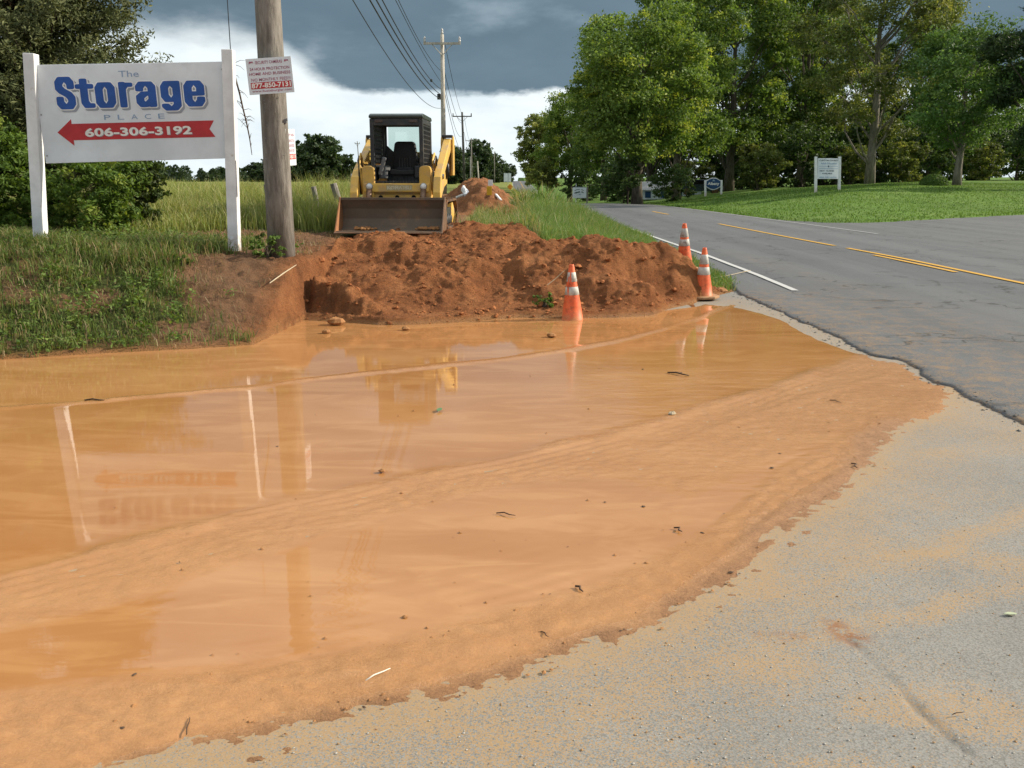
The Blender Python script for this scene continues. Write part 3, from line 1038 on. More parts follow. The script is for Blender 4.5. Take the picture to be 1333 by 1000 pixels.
rows2 = np.concatenate([np.arange(1150, 1000, -10.0), np.arange(1000, 375, -4.0)])
ty = np.concatenate([[-40, -20, -8, -3, 0, 1], np.array([at(666.5, r, z=0.0).y for r in rows2])])
ty = np.unique(ty)
tx = np.concatenate([np.arange(-60, -14, 6), np.arange(-14, -3, .25), np.arange(-3, .3, .05), np.arange(.3, 3.0, .018), [3.0, 3.2, 3.4, 3.6, 3.9]])
TX, TY = np.meshgrid(tx, ty)
IX2, IY2 = to_px(TX, TY, 0.0)
od = poly_dist(TX, TY, OUT + OUT[:1]) * np.where(in_poly(TX, TY, OUT), -1, 1)


def band(pts, wd):
    return (.55 + .75 * fbm(TX * 3, TY * 5, 135, 4)) * np.exp(-(poly_dist(TX, TY + (fbm(TX * 2, TY * 2, 136, 3) - .5) * .25, [tuple(at(*p, z=0.0)[:2]) for p in pts]) / wd) ** 2)


odn = np.maximum(od + (fbm(TX * 2.2 + TY, TY * 3.4, 134, 5, gain=.65) - .5) * .9 * np.clip(od * 2.5 + .12, 0, 1), 0)
stn = np.maximum(.42 * np.exp(-odn / .9), .53 * np.exp(-odn / .24))
stn = np.maximum(stn, .06 + .34 * sstep(.40, .75, fbm(TX * 1.1 + TY * .5, TY * 2.2, 131, 4)))
stn = np.maximum(stn, .34 * band([(1150, 612), (1240, 592), (1333, 574), (1500, 540)], .34) * 1.25)
stn = np.maximum(stn, .40 * band([(1060, 752), (1140, 733), (1215, 715), (1333, 676), (1500, 620)], .12) * 1.2)
stn = np.maximum(stn, .36 * band([(900, 845), (1000, 830), (1085, 808), (1200, 792), (1333, 772), (1500, 745)], .13) * 1.2)
stn = np.maximum(stn, .27 * band([(200, 1040), (500, 985), (720, 945), (900, 880), (1000, 850)], .30) * 1.5)
stn = np.where((TX > 1.2) & (TY > 7.5), np.minimum(stn, .30), stn)
redm = np.maximum(band([(1085, 812), (1110, 826)], .05), .5 * band([(990, 826), (1040, 818)], .025))
crk_pts = [tuple(at(*p, z=0.0)[:2]) for p in [(1108, 832), (1150, 872), (1195, 918), (1240, 962), (1290, 1005), (1350, 1060)]]
cd = poly_dist(TX + (fbm(TX * 6, TY * 6, 98) - .5) * .05, TY, crk_pts)
crk = np.exp(-(cd / (.006 + .014 * fbm(TX * 5, TY * 5, 120))) ** 2) * (.35 + .65 * sstep(.35, .55, fbm(TX * 4, TY * 4, 121)))
PVZ = np.zeros(TX.shape) + (fbm(TX * 7, TY * 7, 99, 3) - .5) * .003 * (TY > 1) - .008 * crk
V = np.stack([TX, TY, PVZ], -1).reshape(-1, 3)
tag(np_mesh('pavement', V, grid_faces(len(ty), len(tx)), pavement_material(), {'stain': stn.reshape(-1), 'red': redm.reshape(-1), 'crack': crk.reshape(-1)}), kind='structure')
# ------------------------------------------------------------------ plants
def leaf_material(name, trans=0.35, rough=0.55):
    m = bpy.data.materials.new(name)
    m.use_nodes = True
    q = N(m.node_tree)
    b = m.node_tree.nodes['Principled BSDF']
    c = q.attr('col', 'Color')
    q.put(b.inputs['Base Color'], c)
    b.inputs['Roughness'].default_value = rough
    b.inputs['Specular IOR Level'].default_value = 0.25
    t = q.node('ShaderNodeBsdfTranslucent')
    q.put(t.inputs[0], q.mix(1.0, c, (1.25, 1.2, 0.55), 'MULTIPLY'))
    mx = q.node('ShaderNodeMixShader')
    mx.inputs[0].default_value = trans
    q.l.new(b.outputs[0], mx.inputs[1]); q.l.new(t.outputs[0], mx.inputs[2])
    o = m.node_tree.nodes['Material Output']
    q.l.new(mx.outputs[0], o.inputs[0])
    return m


M_leaf = leaf_material('leaf', .38)
M_blade = leaf_material('grass_blade', .35, .5)
M_needle = leaf_material('cedar_needle', .15, .7)


def bark_material(name, a, b_, sc=1.0):
    m, q, b = mat_base(name, 0.9, 0.1)
    o = q.obj()
    n1 = q.noise(1.0, 6, .7, q.scale(o, (9 * sc, 9 * sc, 1.6 * sc)))
    n2 = q.noise(.9, 3, .6, o)
    c = q.mix(q.step(n1, .35, .65), a, b_)
    c = q.mix(q.math('MULTIPLY', q.step(n2, .5, .7), .4), c, (0.12, 0.125, 0.09))
    q.put(b.inputs['Base Color'], c)
    q.put(b.inputs['Normal'], q.bump(n1, .8, .03))
    return m


M_bark = bark_material('grey_bark', (0.060, 0.050, 0.038), (0.145, 0.125, 0.098))
M_bark_dark = bark_material('dark_bark', (0.030, 0.024, 0.018), (0.075, 0.060, 0.045))
M_bark_pale = bark_material('pale_bark', (0.13, 0.115, 0.095), (0.27, 0.245, 0.205))


def blade_mesh(name, pos, h, wd, lean, c0, c1, rng, label_kind='stuff'):
    """bent grass blades; c0 colour at the root, c1 at the tip"""
    n = len(pos)
    a = rng.uniform(0, 2 * math.pi, n)
    la = rng.uniform(0, 2 * math.pi, n)
    dx, dy = np.cos(a) * wd / 2, np.sin(a) * wd / 2
    lx, ly = np.cos(la) * lean * h, np.sin(la) * lean * h
    P = np.zeros((n, 5, 3))
    P[:, 0] = pos + np.stack([-dx, -dy, -.02 - 0 * h], -1)
    P[:, 1] = pos + np.stack([dx, dy, -.02 - 0 * h], -1)
    mid = pos + np.stack([lx * .3, ly * .3, h * .58], -1)
    P[:, 2] = mid + np.stack([-dx * .8, -dy * .8, 0 * h], -1)
    P[:, 3] = mid + np.stack([dx * .8, dy * .8, 0 * h], -1)
    P[:, 4] = pos + np.stack([lx, ly, h * (1 - .35 * np.minimum(lean, 1))], -1)
    k = np.arange(n)[:, None] * 5
    tri = np.array([[0, 1, 3], [0, 3, 2], [2, 3, 4]])
    Fc = (k[:, :, None] + tri[None]).reshape(-1, 3)
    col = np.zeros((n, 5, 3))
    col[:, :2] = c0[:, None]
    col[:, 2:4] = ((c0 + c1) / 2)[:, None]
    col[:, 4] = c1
    o = np_mesh(name, P.reshape(-1, 3), Fc, M_blade, cols={'col': col.reshape(-1, 3)}, smooth=False)
    return tag(o, kind=label_kind)


def scatter(rng, n, x0, x1, y0, y1, dens, near_bias=1.0):
    x = rng.uniform(x0, x1, n)
    if near_bias != 1.0:
        u = rng.uniform(0, 1, n)
        y = y0 + (y1 - y0) * u ** near_bias
    else:
        y = rng.uniform(y0, y1, n)
    k = rng.uniform(0, 1, n) < dens(x, y)
    return x[k], y[k]


def mixcol(rng, n, a, b, jit=.22):
    t = rng.uniform(0, 1, (n, 1))
    c = np.array(a) * (1 - t) + np.array(b) * t
    return c * rng.uniform(1 - jit, 1 + jit, (n, 1))


rg = np.random.default_rng(3)
# short grass on the bank below the sign, in tufts
cx_ = rg.uniform(-9.5, -2.7, 7600); cy_ = rg.uniform(7.6, 13.6, 7600)
ga = grass_amount(cx_, cy_)
tall = fbm(cx_ * .9, cy_ * .9, 77, 3)
kk = (rg.uniform(0, 1, len(cx_)) < ga ** 1.2 * (.25 + .9 * tall)) & (cy_ > foot(cx_) + .04)
cx_, cy_, tall = cx_[kk], cy_[kk], tall[kk]
per = 17
bx_ = (cx_[:, None] + rg.normal(0, .075, (len(cx_), per))).ravel(); by_ = (cy_[:, None] + rg.normal(0, .075, (len(cx_), per))).ravel()
tl = np.repeat(tall, per)
ok_ = by_ > foot(bx_) + .01
bx_, by_, tl = bx_[ok_], by_[ok_], tl[ok_]
bz_ = bank_z(bx_, by_)
hh = rg.uniform(.04, .19, len(bx_)) * (.35 + 1.5 * tl)
tuftc = np.repeat(rg.uniform(0, 1, len(cx_)), per)[ok_][:, None]
cA = (np.array([.100, .160, .036]) * (1 - tuftc) + np.array([.175, .228, .066]) * tuftc) * rg.uniform(.75, 1.25, (len(bx_), 1))
strawy = (rg.uniform(0, 1, len(bx_)) < .24)[:, None]
cA = np.where(strawy, np.array([.32, .25, .14]) * rg.uniform(.7, 1.2, (len(bx_), 1)), cA)
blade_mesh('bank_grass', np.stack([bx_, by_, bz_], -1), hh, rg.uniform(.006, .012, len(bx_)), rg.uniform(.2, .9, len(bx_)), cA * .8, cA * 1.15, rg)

# dead grass and straw lying on the bare parts of the bank
lx = rg.uniform(-7.5, -2.75, 9000); ly = rg.uniform(8.6, 16.0, 9000)
kk = (ly > foot(lx) + .05) & (rg.uniform(0, 1, 9000) < .75 * (1 - .6 * grass_amount(lx, ly)) * sstep(.35, .6, fbm(lx * 2.2, ly * 2.2, 111, 4)) + .06)
lx, ly = lx[kk], ly[kk]
n = len(lx)
cs_ = mixcol(rg, n, (.13, .085, .045), (.36, .29, .17), .3)
blade_mesh('dead_grass', np.stack([lx, ly, bank_z(lx, ly) + .012], -1), rg.uniform(.03, .12, n), rg.uniform(.004, .010, n), rg.uniform(.9, 1.9, n), cs_ * .8, cs_, rg)

# broad-leaved weeds among the bank grass
wx_ = rg.uniform(-8.5, -2.8, 1500); wy_ = rg.uniform(8.4, 13.4, 1500)
kk = (wy_ > foot(wx_) + .06) & (rg.uniform(0, 1, 1500) < grass_amount(wx_, wy_) * sstep(.42, .62, fbm(wx_ * 1.3, wy_ * 1.3, 112, 3)) + .02)
wx_, wy_ = wx_[kk], wy_[kk]
m_ = 16
bxx = (wx_[:, None] + rg.normal(0, .045, (len(wx_), m_))).ravel(); byy = (wy_[:, None] + rg.normal(0, .045, (len(wx_), m_))).ravel()
keep_ = byy > foot(bxx) + .03
bxx, byy = bxx[keep_], byy[keep_]
hz_ = np.repeat(rg.uniform(.05, .25, len(wx_)), m_)[keep_] * rg.uniform(.2, 1, len(bxx))
cw = np.repeat(mixcol(rg, len(wx_), (.075, .130, .024), (.170, .240, .055)), m_, 0)[keep_] * rg.uniform(.8, 1.2, (len(bxx), 1))


def weeds():
    P, Cc = leaves(rg, np.stack([bxx, byy, bank_z(bxx, byy) + hz_ + .01], -1), rg.normal(0, .5, (len(bxx), 3)) + np.array([0, 0, .8]), rg.uniform(.03, .065, len(bxx)), cw, .6)
    tag(leaf_object('bank_weeds', P, Cc, M_leaf, None), kind='stuff')


# tall meadow grass along the field side, thinning into the distance
def dens_field(x, y):
    d_ = sstep(13.1, 14.2, y + (fbm(x, y, 78) - .5) * 1.6) * (x < np.minimum(road_l(np.maximum(y, 13.7)) - 7.0, np.interp(y, [13, 18.5, 20, 40], [-2.75, -2.6, -1.6, -2.2]))) * sstep(-.5, .5, y + (fbm(x, y, 78) - .5) * 1.6 - np.interp(x, [-7, -5.6, -4.8, -2], [13.2, 13.8, 16.1, 16.5]))
    d_ = d_ * (1 - .9 * np.exp(-((x + 2.2 + (y - 22) * .025) / 1.3) ** 2) * sstep(19, 22, y))
    strip = 0 * x
    inpx = to_px(x, y, .8)[0]
    return d_ * (1 - strip) * ((inpx > -60) & (inpx < 760))


x1, y1 = scatter(rg, 120000, -13, -1.5, 13.0, 24, dens_field, 1.25)
x2, y2 = scatter(rg, 150000, -34, -1.5, 24, 62, dens_field, 1.3)
for (x, y, hl, wl, nm) in ((x1, y1, (.30, .85), (.008, .016), 'meadow_grass'), (x2, y2, (.30, .75), (.02, .045), 'meadow_grass')):
    n = len(x)
    z = bank_z(x, y, False)
    tl = fbm(x * .5, y * .5, 79, 3)
    h = rg.uniform(*hl, n) * (.25 + 1.4 * tl ** 1.3) * (.5 + .5 * sstep(13.4, 17.5, y))
    t = rg.uniform(0, 1, (n, 1))
    c0 = (np.array([.150, .205, .052]) * (1 - t) + np.array([.225, .262, .080]) * t)
    c0 = c0 * (.72 + .6 * fbm(x * .35, y * .35, 110, 3))[:, None]
    c1 = np.where(rg.uniform(0, 1, (n, 1)) < .45, np.array([.42, .38, .19]), c0 * 1.25) * rg.uniform(.8, 1.2, (n, 1))
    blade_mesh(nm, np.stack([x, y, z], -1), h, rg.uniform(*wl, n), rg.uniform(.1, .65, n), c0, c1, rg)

# verge between the mound and the highway
def dens_verge(x, y):
    t = road_l(np.maximum(y, 13.7)) - x
    d_ = sstep(-.12, .25, t + (fbm(x * 2, y * 1.2, 83) - .5) * .5)
    back = np.interp(x, [-2.8, -1.0, 0, 1, 2.3, 3.2, 4], [18.4, 18.2, 17.2, 15.1, 14.4, 14.1, 13.9])
    d_ = d_ * sstep(-.1, .9, y - back + (fbm(x * 1.4, y * 1.4, 71, 4) - .5) * 1.6)
    d_ = d_ * (1 - .97 * (spoil_z(x, y, False) > .10)) * (x > np.interp(y, [18, 22, 40, 100], [-1.3, -1.0, -1.2, -2.8]))
    d_ = d_ * np.where((x < .6) & (y < 29), .30, 1)
    return d_


x1, y1 = scatter(rg, 120000, -1.5, 4.1, 13.8, 31, dens_verge, 1.2)
x2, y2 = scatter(rg, 80000, -3.0, 4.0, 31, 110, dens_verge, 1.5)
for (x, y, wl) in ((x1, y1, (.007, .014)), (x2, y2, (.022, .05))):
    n = len(x)
    z = bank_z(x, y, False)
    t = road_l(y) - x
    tl = fbm(x * .7, y * .5, 85, 3)
    h = rg.uniform(.14, .42, n) * (.3 + 1.5 * tl ** 1.3) * (.45 + .95 * sstep(.15, 2.2, t)) * (1 + .75 * sstep(19, 34, y)) * (1 - .5 * sstep(50, 85, y))
    h = h * np.where(x < .4, .55 + .6 * sstep(-.2, .6, x), 1)
    tt = rg.uniform(0, 1, (n, 1))
    patch_ = np.clip(fbm(x * .45, y * .3, 86, 3) * 1.6 - .3, 0, 1)[:, None]
    c0 = (np.array([.085, .160, .036]) * (1 - tt) + np.array([.145, .220, .060]) * tt) * (.8 + .35 * patch_)
    drier = (rg.uniform(0, 1, (n, 1)) < np.where(x < .5, .5, .14)[:, None])
    c0 = np.where(drier, np.array([.30, .27, .14]) * rg.uniform(.7, 1.2, (n, 1)), c0)
    c1 = c0 * rg.uniform(1.0, 1.45, (n, 1))
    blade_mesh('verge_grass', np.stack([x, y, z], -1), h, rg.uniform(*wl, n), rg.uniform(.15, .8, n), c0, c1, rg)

# rough turf at the lip of the lawn and mown blades behind it
def dens_lawn(x, y):
    dd = poly_dist(x, y, BND) * np.where(in_poly(x, y, LAWN_POLY), 1, -1)
    return ((dd > -.15) & (dd < 26)) * np.where(dd < .8, 1.0, .5)


x1, y1 = scatter(rg, 110000, 8.6, 46, 35, 72, dens_lawn)
n = len(x1)
z = lawn_z(x1, y1)
cL = mixcol(rg, n, (.085, .165, .030), (.140, .225, .055))
blade_mesh('lawn_blades', np.stack([x1, y1, z], -1), rg.uniform(.04, .10, n), rg.uniform(.02, .05, n), rg.uniform(.2, .9, n), cL * .9, cL * 1.1, rg)


# ---- trees
def leaves(rng, cen, nrm, size, col, aspect=.55):
    """one folded four-cornered leaf (or spray of leaves) per row"""
    n = len(cen)
    nrm = nrm / (np.linalg.norm(nrm, axis=1, keepdims=True) + 1e-9)
    r_ = rng.normal(0, 1, (n, 3))
    u = np.cross(nrm, r_); u /= (np.linalg.norm(u, axis=1, keepdims=True) + 1e-9)
    v = np.cross(nrm, u)
    s = size[:, None]
    P = np.zeros((n, 4, 3))
    P[:, 0] = cen - u * s * .5
    P[:, 1] = cen + v * s * aspect * .5 - nrm * s * .12
    P[:, 2] = cen + u * s * .5 - nrm * s * .05
    P[:, 3] = cen - v * s * aspect * .5 - nrm * s * .12
    return P.reshape(-1, 3), np.repeat(col, 4, 0)


def tree_data(seed, H, Rw, zlow, n_leaf, leaf, trunk_r, cols, lobes=16, trunk_frac=.72, shape='round', fork=None, droop=0.0, lobe_r=(.24, .42), aspect=.6, gap=.0):
    """returns (trunk mesh builder, leaf verts, leaf colours); the crown is lobes of leaves carried at the ends of limbs"""
    rng = np.random.default_rng(seed)
    tb = MB()
    zc = (H + zlow) / 2
    hz = (H - zlow) / 2
    # trunk
    tp = [Vector((0, 0, -.3))]
    for i in range(1, 8):
        t = i / 7
        tp.append(Vector((rng.normal(0, .05) * Rw * t * .5, rng.normal(0, .05) * Rw * t * .5, H * trunk_frac * t)))
    tr = [trunk_r * (1.35 if i == 0 else 1.0) * (1 - .80 * (i / 7) ** 1.2) for i in range(8)]
    tb.tube(tp, tr, 9)
    L = []
    for k in range(lobes):
        a = 2.399 * k + rng.uniform(-.4, .4)
        if shape == 'cone':
            f = (k + .5) / lobes
            z = zlow + (H - zlow) * (f ** .9)
            rad = Rw * (1 - f) ** .8 * rng.uniform(.45, .80)
            lr = Rw * rng.uniform(*lobe_r) * (1.1 - .65 * f)
        else:
            f = (k + .5) / lobes
            zz_ = 1 - 2 * f
            z = zc + hz * zz_ * .80 + rng.normal(0, .05) * hz
            prof = math.sqrt(max(0.05, 1 - zz_ * zz_ * .9))
            if shape == 'vase':
                prof *= .62 + .55 * (1 - f)
            rad = Rw * prof * rng.uniform(.45, .80)
            lr = Rw * rng.uniform(*lobe_r)
        L.append((Vector((rad * math.cos(a), rad * math.sin(a), z)), lr))
    if fork:
        for (p, lr) in fork:
            L.append((Vector(p), lr))
    P, Cc = [], []
    tot = sum(lr ** 2 for _, lr in L)
    for i, (c, lr) in enumerate(L):
        # limb to the lobe
        zb = min(max(c.z - (abs(c.x) + abs(c.y)) * .55 - .1 * H, zlow * .6), H * trunk_frac * .95)
        ft = zb / (H * trunk_frac) * 7
        j = max(0, min(6, int(ft)))
        st = tp[j].lerp(tp[j + 1], ft - j) if j + 1 < 8 else tp[-1]
        md_ = st.lerp(c, .5) + Vector((rng.normal(0, .06) * Rw, rng.normal(0, .06) * Rw, .10 * (c - st).length))
        r0 = trunk_r * (.50 if fork and i >= lobes else .34) * (1 - .5 * zb / H)
        tb.tube([st, st.lerp(md_, .55) + Vector((0, 0, -.02 * H)), md_, c], [r0, r0 * .75, r0 * .5, r0 * .14], 6, caps=False)
        for _ in range(4):
            dv = Vector(rng.normal(0, 1, 3)).normalized() * lr * .85
            tb.tube([md_.lerp(c, .5), c + dv * .55 + Vector((0, 0, .04 * lr)), c + dv], [r0 * .26, r0 * .14, r0 * .04], 5, caps=False)
        n = int(n_leaf * lr ** 2 / tot)
        # clumps within the lobe
        nc = max(6, int(n / 45))
        dirs = rng.normal(0, 1, (nc, 3)); dirs /= np.linalg.norm(dirs, axis=1, keepdims=True)
        cl_ = dirs * (lr * rng.uniform(.45, 1.08, (nc, 1))) * np.array([1, 1, .78])
        cl_[:, 2] -= droop * np.hypot(cl_[:, 0], cl_[:, 1])
        which = rng.integers(0, nc, n)
        cs = lr * rng.uniform(.11, .24, nc)
        off = rng.normal(0, 1, (n, 3)) * cs[which][:, None] * np.array([1, 1, .6])
        cen = np.array(c) + cl_[which] + off
        nrm = rng.normal(0, .75, (n, 3)) + np.array([0, 0, .75]) + dirs[which] * .35
        t = (.55 * rng.uniform(0, 1, nc)[which] + .45 * rng.uniform(0, 1, n))[:, None]
        lob = rng.uniform(.80, 1.2)
        col = (np.array(cols[0]) * (1 - t) + np.array(cols[1]) * t) * lob * rng.uniform(.8, 1.2, (n, 1))
        if len(cols) > 2:
            odd = rng.uniform(0, 1, nc)[which][:, None] < .10
            col = np.where(odd, np.array(cols[2]) * rng.uniform(.8, 1.2, (n, 1)), col)
        p, cc = leaves(rng, cen, nrm, leaf * rng.uniform(.6, 1.35, n), col, aspect)
        P.append(p); Cc.append(cc)
    return tb, np.concatenate(P), np.concatenate(Cc)


def leaf_object(name, P, Cc, mat, parent):
    return np_mesh(name, P, np.arange(len(P)).reshape(-1, 4), mat, cols={'col': Cc}, smooth=False, parent=parent)


weeds()
TREES = {}


def tree(key, name, label, loc, group=None, rz=0.0, sc=1.0, cat='tree', leafmat=None, bark=None, data=None, crown='crown', trunk='trunk'):
    """first use of a key builds it, later ones copy it"""
    t = thing(name, label, cat, loc, rz, group)
    t.scale = (sc, sc, sc) if not hasattr(sc, '__len__') else sc
    if key in TREES:
        for ch in TREES[key].children:
            c = ch.copy(); C.objects.link(c); c.parent = t
    else:
        tb, P, Cc = tree_data(**data)
        tb.build(trunk, bark or M_bark, t, smooth=True)
        leaf_object(crown, P, Cc, leafmat or M_leaf, t)
        TREES[key] = t
    return t


def ground(x, y):
    x_, y_ = np.array([x], float), np.array([y], float)
    if x > float(road_r(y)) - .3 and y > 30:
        return float(lawn_z(x_, y_)[0])
    return float(bank_z(x_, y_)[0])


def foot_at(px, Y):
    x = (px - 666.5) / F * (Y * math.cos(PITCH) + 1.7 * math.sin(PITCH))
    return (x, Y, ground(x, Y))


GW = 'trees across the road'
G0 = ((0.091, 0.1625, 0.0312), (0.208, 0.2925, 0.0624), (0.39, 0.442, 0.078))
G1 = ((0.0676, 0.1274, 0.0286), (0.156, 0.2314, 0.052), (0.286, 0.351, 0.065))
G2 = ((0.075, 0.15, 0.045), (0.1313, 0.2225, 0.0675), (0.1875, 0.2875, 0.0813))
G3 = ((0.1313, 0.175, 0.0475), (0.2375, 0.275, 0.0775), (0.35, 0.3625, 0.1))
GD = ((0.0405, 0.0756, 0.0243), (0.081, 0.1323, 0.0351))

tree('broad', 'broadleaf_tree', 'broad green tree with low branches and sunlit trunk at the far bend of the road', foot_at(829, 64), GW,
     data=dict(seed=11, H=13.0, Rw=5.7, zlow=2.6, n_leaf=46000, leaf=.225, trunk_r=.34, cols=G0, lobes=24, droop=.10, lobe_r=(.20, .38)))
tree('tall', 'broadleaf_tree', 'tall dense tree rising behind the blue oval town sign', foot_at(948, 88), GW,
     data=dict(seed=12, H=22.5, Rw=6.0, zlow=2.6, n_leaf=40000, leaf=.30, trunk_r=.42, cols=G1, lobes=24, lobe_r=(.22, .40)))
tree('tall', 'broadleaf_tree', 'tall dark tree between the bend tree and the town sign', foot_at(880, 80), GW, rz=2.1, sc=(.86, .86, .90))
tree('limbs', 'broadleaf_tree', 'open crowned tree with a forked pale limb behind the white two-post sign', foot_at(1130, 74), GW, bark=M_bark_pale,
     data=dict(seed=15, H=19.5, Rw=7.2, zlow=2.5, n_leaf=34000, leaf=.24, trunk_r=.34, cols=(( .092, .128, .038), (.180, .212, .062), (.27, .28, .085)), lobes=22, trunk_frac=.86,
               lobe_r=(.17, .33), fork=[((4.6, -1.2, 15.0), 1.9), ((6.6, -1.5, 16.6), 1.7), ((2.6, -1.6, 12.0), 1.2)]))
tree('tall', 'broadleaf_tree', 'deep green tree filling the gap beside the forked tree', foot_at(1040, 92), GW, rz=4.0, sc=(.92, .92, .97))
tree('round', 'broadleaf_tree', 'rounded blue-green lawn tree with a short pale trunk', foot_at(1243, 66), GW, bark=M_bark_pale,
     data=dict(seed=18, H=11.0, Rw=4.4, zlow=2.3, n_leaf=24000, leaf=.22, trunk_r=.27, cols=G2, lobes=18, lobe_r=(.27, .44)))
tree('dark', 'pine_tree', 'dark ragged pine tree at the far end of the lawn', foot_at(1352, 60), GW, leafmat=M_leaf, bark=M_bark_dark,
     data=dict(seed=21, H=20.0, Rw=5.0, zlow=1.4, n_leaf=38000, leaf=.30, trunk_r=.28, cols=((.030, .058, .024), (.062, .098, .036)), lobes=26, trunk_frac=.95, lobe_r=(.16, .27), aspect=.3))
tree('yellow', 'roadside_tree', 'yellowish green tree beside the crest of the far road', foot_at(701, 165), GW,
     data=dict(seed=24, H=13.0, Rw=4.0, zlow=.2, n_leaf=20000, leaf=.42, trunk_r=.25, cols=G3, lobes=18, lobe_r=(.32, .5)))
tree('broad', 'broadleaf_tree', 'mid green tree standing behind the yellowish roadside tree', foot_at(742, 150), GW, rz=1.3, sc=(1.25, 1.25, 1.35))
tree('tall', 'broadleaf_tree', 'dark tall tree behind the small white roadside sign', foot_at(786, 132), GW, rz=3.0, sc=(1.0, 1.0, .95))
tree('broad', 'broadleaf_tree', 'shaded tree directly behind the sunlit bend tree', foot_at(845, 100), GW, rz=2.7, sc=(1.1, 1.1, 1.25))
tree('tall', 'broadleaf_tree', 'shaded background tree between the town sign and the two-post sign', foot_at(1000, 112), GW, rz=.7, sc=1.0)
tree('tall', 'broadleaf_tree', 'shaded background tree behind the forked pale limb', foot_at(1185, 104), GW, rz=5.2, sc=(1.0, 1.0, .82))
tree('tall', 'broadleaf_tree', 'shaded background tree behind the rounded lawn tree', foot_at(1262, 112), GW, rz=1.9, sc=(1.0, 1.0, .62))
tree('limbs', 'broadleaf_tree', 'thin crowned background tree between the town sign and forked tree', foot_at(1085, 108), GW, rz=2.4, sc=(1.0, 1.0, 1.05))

GB = 'understorey bushes across the road'
SH = dict(seed=31, H=3.6, Rw=2.2, zlow=.2, n_leaf=7000, leaf=.20, trunk_r=.08, cols=((.080, .112, .028), (.150, .180, .048), (.22, .24, .06)), lobes=12, trunk_frac=.5)
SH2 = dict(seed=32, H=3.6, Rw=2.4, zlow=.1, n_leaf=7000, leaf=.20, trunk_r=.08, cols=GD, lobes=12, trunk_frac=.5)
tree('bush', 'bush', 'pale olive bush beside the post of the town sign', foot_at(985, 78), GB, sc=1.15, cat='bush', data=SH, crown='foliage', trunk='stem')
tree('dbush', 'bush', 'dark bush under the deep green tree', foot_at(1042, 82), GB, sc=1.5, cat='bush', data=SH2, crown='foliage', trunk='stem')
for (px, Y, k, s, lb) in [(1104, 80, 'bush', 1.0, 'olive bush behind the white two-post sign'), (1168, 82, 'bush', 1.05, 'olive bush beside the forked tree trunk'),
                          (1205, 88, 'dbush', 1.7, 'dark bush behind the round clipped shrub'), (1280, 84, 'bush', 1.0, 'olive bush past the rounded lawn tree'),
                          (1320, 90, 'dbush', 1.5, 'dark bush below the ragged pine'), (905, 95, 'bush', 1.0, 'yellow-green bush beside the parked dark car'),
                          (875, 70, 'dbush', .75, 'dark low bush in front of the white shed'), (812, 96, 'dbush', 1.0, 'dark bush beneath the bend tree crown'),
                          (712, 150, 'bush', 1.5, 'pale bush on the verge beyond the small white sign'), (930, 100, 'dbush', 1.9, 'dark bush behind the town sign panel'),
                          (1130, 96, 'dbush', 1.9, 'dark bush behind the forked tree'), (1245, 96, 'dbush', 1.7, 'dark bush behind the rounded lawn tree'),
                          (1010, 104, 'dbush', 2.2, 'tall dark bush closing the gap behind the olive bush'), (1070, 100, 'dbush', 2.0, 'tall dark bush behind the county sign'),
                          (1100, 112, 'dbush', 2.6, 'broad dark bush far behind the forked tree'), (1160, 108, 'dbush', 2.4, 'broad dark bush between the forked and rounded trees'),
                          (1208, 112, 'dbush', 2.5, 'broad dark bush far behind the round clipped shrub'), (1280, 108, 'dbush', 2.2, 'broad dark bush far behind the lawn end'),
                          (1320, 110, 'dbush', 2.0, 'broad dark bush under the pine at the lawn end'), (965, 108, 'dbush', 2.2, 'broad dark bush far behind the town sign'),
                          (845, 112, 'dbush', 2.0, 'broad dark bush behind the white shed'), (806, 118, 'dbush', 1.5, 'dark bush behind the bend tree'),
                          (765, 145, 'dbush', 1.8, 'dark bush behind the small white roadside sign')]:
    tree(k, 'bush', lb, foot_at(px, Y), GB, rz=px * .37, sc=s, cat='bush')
tree('sap', 'small_tree', 'small dark sapling in front of the sunlit bend tree trunk', foot_at(817, 62), cat='tree', bark=M_bark_dark, crown='crown',
     data=dict(seed=37, H=3.0, Rw=1.2, zlow=1.0, n_leaf=2500, leaf=.16, trunk_r=.06, cols=GD, lobes=9, trunk_frac=.7))


# clipped mound of ornamental grass on the lawn
def grass_clump(label, loc, R0, H0, seed):
    rng = np.random.default_rng(seed)
    t = thing('ornamental_grass', label, 'shrub', loc)
    n = 3500
    th = rng.uniform(0, 2 * math.pi, n); ph = np.arccos(rng.uniform(.05, 1, n))
    tip = np.stack([np.sin(ph) * np.cos(th) * R0, np.sin(ph) * np.sin(th) * R0, np.cos(ph) * H0], -1)
    cen = tip * rng.uniform(.82, 1.0, (n, 1))
    col = mixcol(rng, n, (.07, .14, .025), (.11, .18, .035))
    p, c = leaves(rng, cen, tip + rng.normal(0, .4, (n, 3)), np.full(n, .22), col, .4)
    leaf_object('foliage', p, c, M_leaf, t)


grass_clump('round clipped green shrub on the lawn beside the pale trunk', foot_at(1213, 64.5), .95, .75, 5)


